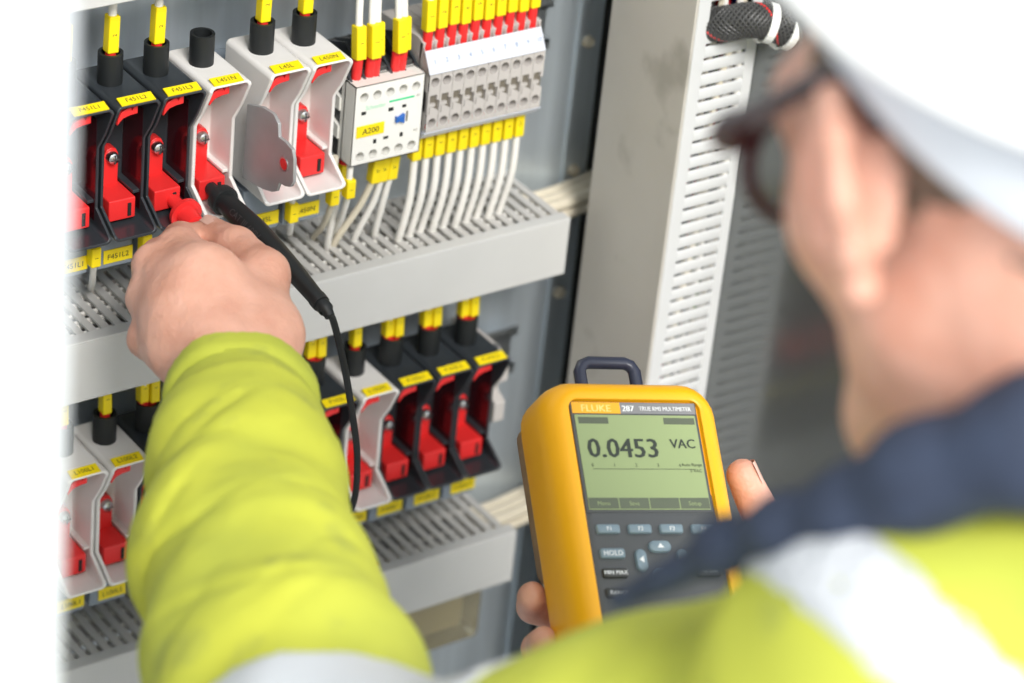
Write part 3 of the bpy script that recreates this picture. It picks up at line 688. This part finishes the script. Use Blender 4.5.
# hanging bail on top
BL_ = lambda p: [(x+17, y+14, z-4) for x, y, z in p]
m = MB(); m.tube(BL_([(-27, 96, -8), (-27, 116, -8), (-25, 119.5, -8), (-21.5, 121, -8), (0, 121, -8), (3.5, 119.5, -8), (5.5, 116, -8), (5.5, 96, -8)]), 3.5, 12); m.build('bail', mat('bail_black', (.03, .035, .06), .35), met, smooth=True)
MB().box(-8, 20, 106, 119, -17, -8).build('bail_block', BTN2, met, bevel=1)
m = MB(); m.tube(spline([(-18, 113, -6), (-8, 115.5, -5), (0, 114, -5), (2, 119, -6), (5, 112, -3), (10, 110, 0)], 6), .7, 6); m.build('string', CREAM, met, smooth=True)
# brown wrapped slab behind the meter
o_ = loft([[(x, y, z) for x, y in rrect(-x_+8, x_-6, 16+g, 108-g, 9, 5)] for z, x_, g in ((-42, 46, 3), (-39, 48.5, 0), (-22, 48.5, 0), (-18, 46, 3))])
o_.v = [tuple(ml(*p)) for p in o_.v]
tag(o_.build('brown_pouch', CARD, None, tuple(ml(0, 14, -30)), True), 'flat brown pouch held against the back of the multimeter', 'pouch')

# ------------------------------------------------------------------ implicit surfaces for the person
def smin(a, b, k):
    if k <= 0: return np.minimum(a, b)
    h = np.maximum(k-np.abs(a-b), 0)/k
    return np.minimum(a, b)-h*h*k*.25
def rcone(a, b, ra, rb):
    a = np.array(a, float); b = np.array(b, float); ba = b-a; l2 = ba @ ba
    def f(P):
        t = np.clip(((P-a) @ ba)/l2, 0, 1)
        return np.linalg.norm(P-a-t[..., None]*ba, axis=-1)-(ra+(rb-ra)*t)
    return f
def ell(c, r, B=None):
    c = np.array(c, float); r = np.array(r, float); B = np.eye(3) if B is None else np.array(B, float)   # rows = axes
    def f(P):
        q = (P-c) @ B.T
        k0 = np.linalg.norm(q/r, axis=-1); k1 = np.linalg.norm(q/(r*r), axis=-1)
        return np.where(k0 < 1e-6, -r.min(), k0*(k0-1)/np.maximum(k1, 1e-9))
    return f
def surf(groups, lo, hi, h, post=None, N=24):
    """groups: [(k_in, k_join, [prims])]; post(P, d) -> d; returns verts, quads"""
    lo = np.array(lo, float); hi = np.array(hi, float)
    nc = np.ceil((hi-lo)/(h*N)).astype(int); BIG = int(max(nc)*N+4)
    VV, VI, QQ = [], [], []
    ar = np.arange(N+1)
    G = np.stack(np.meshgrid(ar, ar, ar, indexing='ij'), -1).reshape(-1, 3)
    half = h*N*math.sqrt(3)/2
    for c in np.ndindex(*nc):
        base = np.array(c)*N; ctr = (lo+(base+N/2)*h)[None, :]
        act = []; best = 1e9
        for ki, kj, ps in groups:
            ds = [float(p(ctr)[0]) for p in ps]; best = min(best, min(ds)); act.append(ds)
        if best > half+25 or best < -half-60: continue
        P = lo+(base+G)*h; d = None
        for (ki, kj, ps), ds in zip(groups, act):
            dg = None
            for p, d0 in zip(ps, ds):
                if d0 > best+2*half+45: continue
                e = p(P); dg = e if dg is None else smin(dg, e, ki)
            if dg is not None: d = dg if d is None else smin(d, dg, kj)
        if post is not None: d = post(P, d)
        d = d.reshape(N+1, N+1, N+1); s = d < 0
        if s.all() or not s.any(): continue
        acc = np.zeros((N, N, N, 3)); cnt = np.zeros((N, N, N))
        cr = [(0, 0, 0), (1, 0, 0), (0, 1, 0), (0, 0, 1), (1, 1, 0), (1, 0, 1), (0, 1, 1), (1, 1, 1)]
        for i, a in enumerate(cr):
            for b in cr[i+1:]:
                if sum(abs(a[q]-b[q]) for q in range(3)) != 1: continue
                da = d[a[0]:a[0]+N, a[1]:a[1]+N, a[2]:a[2]+N]; db = d[b[0]:b[0]+N, b[1]:b[1]+N, b[2]:b[2]+N]
                x = (da < 0) != (db < 0)
                t = np.where(x, da/np.where(x, da-db, 1), 0)
                for q in range(3): acc[..., q] += np.where(x, a[q]+(b[q]-a[q])*t, 0)
                cnt += x
        I = np.argwhere(cnt > 0)
        VV.append(lo+(base+I+acc[tuple(I.T)]/cnt[tuple(I.T)][:, None])*h)
        gi = base+I; VI.append((gi[:, 0]*BIG+gi[:, 1])*BIG+gi[:, 2])
        for ax in range(3):
            s0 = s[:N, :N, :N]; sl = [slice(0, N)]*3; sl[ax] = slice(1, N+1); s1 = s[tuple(sl)]
            E_ = np.argwhere(s0 != s1)
            if not len(E_): continue
            g = base+E_; e1, e2 = np.eye(3, dtype=int)[(ax+1) % 3], np.eye(3, dtype=int)[(ax+2) % 3]
            key = lambda z: (z[:, 0]*BIG+z[:, 1])*BIG+z[:, 2]
            q = np.stack([key(g-e1-e2), key(g-e2), key(g), key(g-e1)], -1)
            fl_ = ~s0[tuple(E_.T)]
            q[fl_] = q[fl_][:, ::-1]
            QQ.append(q)
    V_ = np.vstack(VV); ids = np.concatenate(VI); o_ = np.argsort(ids); ids = ids[o_]; V_ = V_[o_]
    Q = np.vstack(QQ); pos = np.searchsorted(ids, Q); pos = np.minimum(pos, len(ids)-1)
    ok = (ids[pos] == Q).all(1)
    return V_, pos[ok]
def noise3(P, s, seed=0):
    r = np.random.RandomState(seed); out = 0
    for k in range(5):
        d = r.normal(size=3); d /= np.linalg.norm(d); ph = r.uniform(0, 6.28); f = (1+.35*k)/s
        out = out+np.sin((P @ d)*f*6.28+ph+1.3*np.sin((P @ r.normal(size=3))*f*2.2))
    return out/5

# ---- left hand (pixel, pixel, distance) joints; the finger tips close on the red probe
J = lambda *a: PD(*a)
wr = J(247, 412, 1612)
L_ = dict(m2=J(208, 276, 1660), p2=J(180, 247, 1692), d2=J(180, 238, 1718), t2=J(190, 238, 1737),
          m3=J(189, 292, 1652), p3=J(153, 265, 1682), d3=J(158, 255, 1710), t3=J(180, 247, 1738),
          m4=J(178, 322, 1648), p4=J(146, 298, 1675), d4=J(145, 287, 1702), t4=J(164, 276, 1722),
          m5=J(176, 354, 1646), p5=J(145, 340, 1668), d5=J(149, 327, 1690), t5=J(160, 315, 1706),
          c1=J(266, 336, 1650), m1=J(265, 274, 1680), i1=J(236, 246, 1706), t1=J(211, 232, 1728))
palm = [rcone(wr, L_['m2'], 21, 11.5), rcone(wr, L_['m3'], 21, 11.8), rcone(wr, L_['m4'], 20, 11.2), rcone(wr, L_['m5'], 18, 10.2), rcone(wr, L_['c1'], 20, 15), rcone(L_['c1'], L_['m1'], 15, 11.5), rcone(L_['m2'], L_['c1'], 10, 13),
        rcone((L_['m3']+L_['m4'])/2+R[2]*12, wr+R[2]*8, 16, 17)]
tend = []
for nm_, r_ in (('m2', 11.5), ('m3', 11.8), ('m4', 11.2), ('m5', 10.2)):
    m_ = L_[nm_]; q_ = lerp(wr, m_, .35)
    tend += [rcone(q_-R[2]*(.65*21+.35*r_-1.2), m_-R[2]*(r_-1.0), 2.0, 3.6), rcone(m_-R[2]*(r_-4.2), m_-R[2]*(r_-4.0)+(m_-wr)/np.linalg.norm(m_-wr)*3, 5.6, 5.0)]
def finger(a, b, c, d, r): return [rcone(a, b, r[0], r[1]), rcone(b, c, r[1], r[2]), rcone(c, d, r[2], r[3])]
f2 = finger(L_['m2'], L_['p2'], L_['d2'], L_['t2'], (11.2, 9.6, 8.6, 7.6)); f3 = finger(L_['m3'], L_['p3'], L_['d3'], L_['t3'], (11.4, 9.8, 8.7, 7.8))
f4 = finger(L_['m4'], L_['p4'], L_['d4'], L_['t4'], (10.8, 9.3, 8.2, 7.4)); f5 = finger(L_['m5'], L_['p5'], L_['d5'], L_['t5'], (9.8, 8.4, 7.4, 6.6))
f1 = [rcone(L_['m1'], L_['i1'], 12.2, 10.4), rcone(L_['i1'], L_['t1'], 10.4, 8.2)]
elL = J(318, 800, 1315); shL = np.array([-283., -697, 76])
# ---- right hand, in the multimeter's frame
K = lambda x, y, z: ml(x, y, z)
K = lambda x, y, z: ml(x, y, z+14)
wR = K(80, -100, -88)
rp = [rcone(wR, K(38, 2, -76), 20, 12), rcone(wR, K(34, -22, -78), 20, 12), rcone(wR, K(32, -46, -76), 19, 11.5), rcone(wR, K(34, -68, -74), 18, 10.5), rcone(wR, K(74, -48, -64), 20, 16), rcone(K(74, -48, -64), K(87, -2, -46), 16, 12)]
r2 = finger(K(38, 2, -76), K(-10, 4, -72), K(-43, 8, -58), K(-53, 6, -36), (11, 9.8, 8.8, 8.0))
r3 = finger(K(34, -22, -78), K(-16, -20, -68), K(-48, -18, -48), K(-55, -22, -26), (11.2, 9.9, 8.8, 7.9))
r4 = finger(K(32, -46, -76), K(-16, -46, -62), K(-48, -48, -44), K(-56, -50, -24), (10.8, 9.4, 8.4, 7.5))
r5 = finger(K(34, -68, -74), K(-4, -70, -58), K(-30, -72, -46), K(-48, -74, -34), (9.8, 8.4, 7.5, 6.8))
r1 = [rcone(K(87, -2, -46), K(84, 36, -22), 13, 11.6), rcone(K(84, 36, -22), K(67, 63, -8), 11.6, 9)]
shR = np.array([-35., -890, 125]); elR = np.array([95., -700, -140])
# ---- head
hf = cam2w((-.46, -.05, .885)); hu = cam2w((-.10, -.985, -.10)); hu = hu-hf*np.dot(hu, hf); hu /= np.linalg.norm(hu); hl = np.cross(hu, hf)
EAR = PD(856, 195, 1030); HC = EAR-hl*77
def H(x, y, z): return HC+hl*x+hf*y+hu*z
HB = np.array([hl, hf, hu])
NB = np.array([-205., -815, 215])
head = [ell(H(0, -12, 38), (75, 96, 80), HB), ell(H(0, 42, -8), (58, 52, 80), HB), rcone(H(47, 12, -42), H(14, 72, -86), 22, 19), rcone(H(-47, 12, -42), H(-14, 72, -86), 22, 19), rcone(H(-14, 72, -86), H(14, 72, -86), 19, 19),
        ell(H(41, 58, -12), (20, 24, 22), HB), ell(H(-41, 58, -12), (20, 24, 22), HB), rcone(H(40, 78, 30), H(-40, 78, 30), 14, 14)]
nose = [rcone(H(0, 92, 22), H(0, 110, -14), 7, 10.5), rcone(H(9, 98, -18), H(-9, 98, -18), 7, 7)]
lips = [rcone(H(20, 88, -46), H(0, 96, -45), 4, 5.5), rcone(H(-20, 88, -46), H(0, 96, -45), 4, 5.5), rcone(H(16, 88, -54), H(-16, 88, -54), 6, 6)]
def earp(s):
    ax = np.array([hl*s*.75-hf*.62, hf*.72*1+hl*s*.62*1, hu]); ax = np.array([ax[0]/np.linalg.norm(ax[0]), ax[1]/np.linalg.norm(ax[1]), hu])
    rim = [H(s*(78), 10, 20), H(s*84, 0, 31), H(s*92, -14, 33), H(s*97, -22, 20), H(s*95, -20, 0), H(s*88, -12, -18), H(s*80, -2, -30), H(s*76, 4, -28)]
    return [rcone(rim[i], rim[i+1], 4.2, 4.2) for i in range(7)]+[ell(H(s*84, -7, 4), (4.5, 18, 28), ax), rcone(H(s*80, -4, -26), H(s*82, -6, -30), 6, 6)]
neck = [rcone(H(0, -22, -30), lerp(NB, H(0, -22, -30), .35), 60, 57), rcone(lerp(NB, H(0, -22, -30), .35), NB, 57, 66), rcone(H(0, 20, -60), lerp(NB, H(0, 20, -60), .4)+np.array([10, 14, 0]), 40, 46)]
shax = (shL-shR)/np.linalg.norm(shL-shR); bf = np.array([shax[1], -shax[0], 0]); bf = bf if bf[1] > 0 else -bf
pel = np.array([-170., -850, -330])
torso = [rcone(NB-np.array([0, 0, 50]), shL, 52, 46), rcone(NB-np.array([0, 0, 50]), shR, 52, 46), ell(NB-np.array([-15, 10, 240]), (165, 105, 200), np.array([shax/np.linalg.norm(shax), bf, [0, 0, 1]])), rcone(NB-np.array([-10, 0, 270]), pel, 115, 125)]
armL = [rcone(shL, elL, 50, 42), rcone(elL, lerp(elL, wr, .3), 42, 42), rcone(lerp(elL, wr, .3), wr, 42, 24)]
armR = [rcone(shR, elR, 50, 42), rcone(elR, lerp(elR, wR, .3), 42, 42), rcone(lerp(elR, wR, .3), wR, 42, 24)]
groups = [(25, 0, torso), (12, 30, armL), (12, 30, armR), (22, 30, neck), (22, 25, head), (5, 8, nose), (4, 5, lips), (4, 5, earp(1)), (4, 5, earp(-1)),
          (16, 14, palm), (14, 16, [f2[0], f3[0], f4[0], f5[0]]), (6, 7, tend), (3, 6, f2), (3, 5, f3), (3, 5, f4), (3, 5, f5), (3.5, 8, f1), (13, 14, rp), (2.5, 4, r2), (2.5, 4, r3), (2.5, 4, r4), (2.5, 4, r5), (3.5, 6, r1)]
def skin_post(P, d): return d+.35*noise3(P, 22, 3)
bv, bfc = surf(groups, (-480, -1080, -480), (240, -40, 520), 2.4, skin_post)
POR = (-120., -870., -1250.)
person = thing('person', 'man in yellow hi-vis jacket, white helmet and spectacles, holding probe and multimeter', 'person', POR)
body = mesh('body', bv, bfc, SKIN, person, POR, True)
# nails
def nail(c, ax, nrm, wid, ln):
    ax = ax/np.linalg.norm(ax); nrm = nrm-ax*np.dot(ax, nrm); nrm /= np.linalg.norm(nrm); s = np.cross(ax, nrm); vs = []; fs = []
    for i in range(6):
        for j in range(7):
            a = -1+2*j/6; t = i/5
            vs.append(c+ax*(t-.5)*ln+s*a*wid*(1 if t < .7 else math.sqrt(max(0.05, 1-((t-.7)/.36)**2)))+nrm*(-a*a*wid*.32))
    for i in range(5):
        for j in range(6): fs.append((i*7+j, i*7+j+1, (i+1)*7+j+1, (i+1)*7+j))
    return vs, fs
for (a, b, n_, rr) in ((L_['i1'], L_['t1'], np.array([.1, -.1, 1.]), 8.2), (L_['d2'], L_['t2'], np.array([-.6, -.2, .8]), 7.6), (K(84, 36, -22), K(67, 63, -8), u*.85+w*.5+v*.3, 9)):
    ax = (b-a)/np.linalg.norm(b-a); n_ = n_-ax*np.dot(n_, ax); n_ /= np.linalg.norm(n_)
    vs, fs = nail(b+n_*(rr+.3)-ax*1.0, ax, n_, 6.2, 12); o2 = mesh('fingernail', vs, fs, NAIL, body, POR, True)
# eyes
for s in (1, -1):
    q = ell
    m = MB(); cc = H(s*32, 84, 12); pr = []
    for i in range(9):
        th = math.pi*i/8; pr.append((math.cos(th), max(.01, math.sin(th))))
    m.tube([cc+hf*11*c for c, _ in pr][::-1], [11*r_ for _, r_ in pr][::-1], 16); m.build('eye', EYE, body, POR, True)

# ---- clothing
cuff = J(240, 397, 1608)
S_ = [(cuff, 37), (J(245, 470, 1552), 43), (J(252, 570, 1478), 50), (J(284, 690, 1392), 57), (J(325, 815, 1318), 60), (J(520, 855, 1225), 60), (shL, 58)]
slv = [rcone(S_[i][0], S_[i+1][0], S_[i][1], S_[i+1][1]) for i in range(len(S_)-1)]
cR = lerp(wR, elR, .1)
SR_ = [(cR, 38), (lerp(wR, elR, .5), 50), (elR, 60), (lerp(elR, shR, .5), 66), (shR, 74)]
slr = [rcone(SR_[i][0], SR_[i+1][0], SR_[i][1], SR_[i+1][1]) for i in range(4)]
jt = [rcone(J(1110, 645, 1080), J(960, 665, 1090), 78, 68), rcone(J(960, 665, 1090), J(860, 705, 1110), 68, 60), rcone(NB-np.array([0, 0, 70]), NB-np.array([0, 0, 15]), 96, 66), rcone(NB-np.array([0, 0, 55]), lerp(NB, shL, .6)-np.array([0, 0, 30]), 80, 62), rcone(NB-np.array([0, 0, 60]), shL, 72, 60), rcone(NB-np.array([0, 0, 40]), shR, 72, 72), ell(NB-np.array([-15, 10, 250]), (195, 135, 225), np.array([shax, bf, [0, 0, 1]])), rcone(NB-np.array([-10, 0, 290]), pel-np.array([0, 0, 40]), 140, 155)]
JG = [(28, 0, jt), (22, 35, slv), (22, 35, slr)]
axc = (S_[1][0]-S_[0][0]); axc /= np.linalg.norm(axc); axr = (SR_[1][0]-SR_[0][0]); axr /= np.linalg.norm(axr)
inL = rcone(cuff-axc*60, cuff+axc*26, 31, 30); inR = rcone(cR-axr*60, lerp(SR_[0][0], SR_[1][0], .8), 35, 44)
nk = rcone(NB+np.array([0, 0, 45]), H(0, -25, -40), 56, 60)
def folds(P):
    e = 1.6*noise3(P, 120, 1)+2.2*noise3(P, 260, 5)
    # long diagonal drag folds down the left forearm
    a = (P-cuff) @ axc; s1 = R[0]; s2 = np.cross(axc, s1)
    x = (P-cuff) @ s1; y = (P-cuff) @ s2
    ph = a*.115+x*.035+.9*np.sin(a*.021+x*.03)
    k = np.clip((a-34)/50, 0, 1)*np.clip((330-a)/120, 0, 1)
    e = e+k*(2.6*np.sin(ph*.62+1.2*np.sin(x*.045+.4))+1.7*noise3(P*np.array([1, 1, .6]), 75, 12)+1.2*np.clip(noise3(P, 45, 21), 0, 1))
    dg = a*.8+x*.6; tr = x*.8-a*.6
    n_ = np.sin(dg*.045+.9*np.sin(tr*.03+y*.02)+.5*np.sin(y*.05))+.5*np.sin(dg*.021-tr*.034+1.)
    e = e-k*3.4*np.exp(-(n_/.2)**2)*np.clip(.7+noise3(P, 90, 31), 0, 1)
    n2 = np.sin(dg*.10+1.5*np.sin(tr*.04-y*.03)+1.1)+.6*np.sin(tr*.06+dg*.03+2.)
    e = e-k*2.0*np.exp(-(n2/.22)**2)*np.clip(.3+1.5*noise3(P, 110, 37), 0, 1)
    # cuff hem, seam ridge
    near = np.linalg.norm(P-cuff-a[..., None]*axc, axis=-1) < 80
    e = e+np.where(near, 1.6*np.exp(-((a-36)/3.2)**2)-1.5*np.exp(-((a-14)/1.2)**2)+.5*(a < 14), 0)
    return e
def jd(P, d):
    d = d-folds(P)
    aL = (P-cuff) @ axc; nL = np.linalg.norm(P-cuff, axis=-1) < 120
    d = np.where(nL, np.maximum(d, 7-aL), d)
    aR = (P-cR) @ axr; nR = np.linalg.norm(P-cR, axis=-1) < 120
    d = np.where(nR, np.maximum(d, -aR), d)
    d = np.maximum(d, -inL(P)); d = np.maximum(d, -inR(P)); d = np.maximum(d, -nk(P))
    return np.maximum(d, (pel[2]-70)-P[..., 2])
LO, HI = (-560, -1120, -460), (260, -180, 320)
jv, jf = surf(JG, LO, HI, 3.6, jd)
jk = mesh('jacket', jv, jf, HIVIS, person, POR, True); jk['label'] = 'yellow hi-vis work jacket'
hv_, hf_ = [], []
n = 72
sA = R[0]-axc*(R[0] @ axc); sA /= np.linalg.norm(sA); sB = np.cross(axc, sA)
hp_ = [(-3, 33.5), (-3.6, 35.5), (-2.6, 37.6), (2, 38.4), (8, 38.9), (12.5, 38.8), (14, 37.4), (16, 36.6), (16, 32), (8, 32.2)]
for aa, rr_ in hp_:
    for k_ in range(n):
        th = 2*math.pi*k_/n; wv = 1.0*math.sin(3*th+.5)+.5*math.sin(7*th)
        hv_.append(cuff+axc*(aa+1.2*math.sin(2*th+1)+.5*math.sin(5*th))+(rr_+wv+(.35*(k_ % 2) if 34 < rr_ else 0))*(math.cos(th)*sA+math.sin(th)*sB))
for i_ in range(len(hp_)):
    for k_ in range(n): hf_.append((i_*n+k_, i_*n+(k_+1) % n, ((i_+1) % len(hp_))*n+(k_+1) % n, ((i_+1) % len(hp_))*n+k_))
mesh('cuff_hem', hv_, hf_, HIVIS, jk, POR, True)
# reflective tape: thin shells lying on the jacket
def slab(a, n, hw): n = np.array(n, float)/np.linalg.norm(n); return lambda P: np.abs((P-a) @ n)-hw
def NR(c, r): return (np.array(c, float), r)
def tape(sl, nr):
    def post(P, d):
        d = jd(P, d); return np.maximum(np.maximum(np.maximum(d-2.2, -(d+5)), sl(P)), nr(P))
    return post
fa = lerp(S_[3][0], S_[4][0], .12)
b1 = J(312, 812, 1316); axe = (S_[4][0]-S_[2][0])
tapes = [(slab(b1, axe*.8+R[0]*-40, 25), NR(b1, 105)),
         (slab(lerp(S_[5][0], S_[4][0], .2), S_[6][0]-S_[4][0], 25), NR(lerp(S_[5][0], S_[4][0], .2), 110)),
         (slab(J(870, 615, 1060), cam2w((.74, -.67, .1)), 17), NR(J(870, 640, 1080), 190)),
         (slab(lerp(NB, shR, .58), shax, 25), NR(NB-np.array([0, 0, 150]), 330)),
         (slab(NB-np.array([0, 0, 300]), (0, 0, 1), 25), NR(NB-np.array([0, 0, 300]), 205)),
         (slab(lerp(SR_[1][0], SR_[2][0], .5), SR_[2][0]-SR_[1][0], 25), NR(lerp(SR_[1][0], SR_[2][0], .5), 95))]
for sl, nr in tapes:
    c_, r_ = nr
    tv, tf = surf(JG, c_-r_, c_+r_, 3.6 if sl is tapes[0][0] else 5.0, tape(sl, lambda P: np.linalg.norm(P-c_, axis=-1)-r_))
    q = mesh('reflective_band', tv, tf, REFL, jk, POR, True)
# navy collar
cpts = [(J(618, 602, 1175), 4), (J(724, 545, 1115), 8), (J(787, 525, 1080), 9), (J(851, 503, 1055), 11), (J(925, 475, 1030), 16), (J(1040, 440, 1005), 20), (NB+np.array([60, -75, 36]), 20), (NB+np.array([85, -15, 26]), 20), (NB+np.array([85, 55, 5]), 20), (NB+np.array([40, 110, -40]), 14)]
cg = [(14, 0, [rcone(cpts[i][0], cpts[i+1][0], cpts[i][1], cpts[i+1][1]) for i in range(len(cpts)-1)])]
cv, cf = surf(cg, (-480, -1020, 40), (40, -520, 420), 3.5, lambda P, d: d-.8*noise3(P, 70, 9))
q = mesh('collar', cv, cf, NAVY, person, POR, True); q['label'] = 'navy blue collar'
# trousers and boots
kn = []
tg = []
for s, fx in ((1, -85.), (-1, 95.)):
    hp = pel+np.array([-85*s, 30*s, -20]); knee = np.array([hp[0]-10*s, hp[1]+40, -790]); an = np.array([knee[0], knee[1]-20, -1165])
    tg += [rcone(hp, knee, 98, 72), rcone(knee, an, 72, 62)]
    m_ = [(30, 0, [rcone(an+np.array([0, 0, 10]), an+np.array([0, -5, -40]), 52, 48), rcone(an+np.array([0, -15, -45]), an+np.array([30, 130, -52]), 44, 38)])]
    v_, f_ = surf(m_, an-260, an+260, 6, lambda P, d: np.maximum(d, -1249.5-P[..., 2]))
    mesh('boot', v_, f_, BOOT, person, POR, True)
tv, tf = surf([(40, 0, tg+[rcone(pel+np.array([0, 0, 10]), pel+np.array([0, 0, -60]), 130, 130)])], (-480, -1080, -1215), (200, -600, -250), 8, lambda P, d: np.maximum(np.maximum(d-2.5*noise3(P, 150, 2), -1205-P[..., 2]), P[..., 2]-(pel[2]+30)))
mesh('trousers', tv, tf, TROU, person, POR, True)
# hair: a cap over the lower back and sides of the skull
def hair_post(P, d):
    q = (P-HC) @ HB.T
    line = np.maximum(-18+.0*q[:, 0]-q[:, 2]-np.clip(-q[:, 1]-40, 0, 60)*.7, q[:, 2]-62)
    face = q[:, 1]-38+np.abs(q[:, 2]-20)*.25
    return np.maximum(np.maximum(d-3.0-1.0*noise3(P, 14, 8), line), face)
hv, hfc = surf([(10, 0, [head[0], neck[0]])], HC-150, HC+150, 2.6, hair_post)
mesh('hair', hv, hfc, HAIR, person, POR, True)
# helmet: shell with brim, worn tilted back
ht = thing('safety_helmet', 'white safety helmet worn by the man', 'helmet', tuple(H(0, 0, 40)))
ta = math.radians(28)
def HH(x, y, z):
    y2 = y*math.cos(ta)-z*math.sin(ta); z2 = y*math.sin(ta)+z*math.cos(ta); return H(x, y2-19, z2+66)
def shell(prof, n=64, ridge=0):
    vs = []; fs = []
    for r_, z in prof:
        for k in range(n):
            th = 2*math.pi*k/n; c, s = math.cos(th), math.sin(th)
            rx, ry = 104*r_, 124*r_
            if z < 6: rx = 104*(1+(r_-1)*.3); ry = 124*(1+(r_-1)*.4)+(r_-.97)*(170*max(0, s)**3)          # peak at the front
            zz = z+(6*math.exp(-(rx*c/9)**2) if z > 30 else 0)*ridge - (8*max(0, -s) if z < 12 else 0)
            vs.append(HH(rx*c, ry*s, zz))
    for i in range(len(prof)-1):
        for k in range(n): j = (k+1) % n; fs.append((i*n+k, i*n+j, (i+1)*n+j, (i+1)*n+k))
    return vs, fs
po = [(1.10, -4), (1.10, -1), (1.03, 2), (1.0, 8)]+[(math.cos(a)**.75, 8+98*math.sin(a)) for a in np.linspace(.12, 1.5, 14)]+[(.02, 107)]
pi_ = [(r_*.975, z-2.5) for r_, z in po[::-1][:-3]]+[(1.0, -3), (1.08, -5), (1.10, -4)]
vs, fs = shell(po+pi_, ridge=1)
mesh('shell', vs, fs, HELMET, ht, tuple(H(0, 0, 40)), True)
# headband and nape strap
vs, fs = [], []
n = 64
for z, t_ in ((2, 0), (-1, 1), (-20, 1), (-22, 0)):
    for q in range(n):
        th = 2*math.pi*q/n; c, s = math.cos(th), math.sin(th); back = max(0, -s)
        e = (1.4 if t_ else 0); zz = z-back*(6+(30 if z < -10 else 0))+(16*max(0, s) if z < -10 else 8*max(0, s))
        vs.append(HH((88+e)*c, (112+e)*s, zz))
for i in range(4):
    for q in range(n): j = (q+1) % n; fs.append((i*n+q, i*n+j, ((i+1) % 4)*n+j, ((i+1) % 4)*n+q))
mesh('headband', vs, fs, BAND, ht, tuple(H(0, 0, 40)), True)
# spectacles
so = tuple(H(0, 100, 12)); sp_ = thing('spectacles', 'dark red-brown framed spectacles on the man', 'spectacles', so)
def G_(x, y, z): return H(x*.97, y-(9 if y > 50 else 0), z+8)
for s in (1, -1):
    ring = [G_(s*(37+27*math.cos(a)), 112-14*abs(37+27*math.cos(a))/64-.12*20*math.sin(a), -2+20*math.sin(a)) for a in np.linspace(0, 2*math.pi, 33)]
    fr = MB().tube(ring, 3.0, 8, cap=False).build('rim', FRAME, sp_, so, True)
    MB().add(ring[:-1]+[sum(ring[:-1])/32], [(i, (i+1) % 32, 32) for i in range(32)]).build('lens', LENS, fr, so, True)
    MB().tube(spline([G_(s*66, 98, 10), G_(s*76, 92, 14), G_(s*80, 60, 20), G_(s*83, 10, 29), G_(s*83, -12, 28), G_(s*82, -24, 14)], 6), [4.4]*8+[3.6]*23, 8, flat=1.6).build('temple_arm', FRAME, sp_, so, True)
MB().tube(spline([G_(11, 111, 4), G_(0, 114, 7), G_(-11, 111, 4)], 4), 2.2, 8).build('bridge', FRAME, sp_, so, True)
for o in list(bpy.data.objects):
    if o.type == 'MESH' and not o.data.materials: print('no material', o.name)
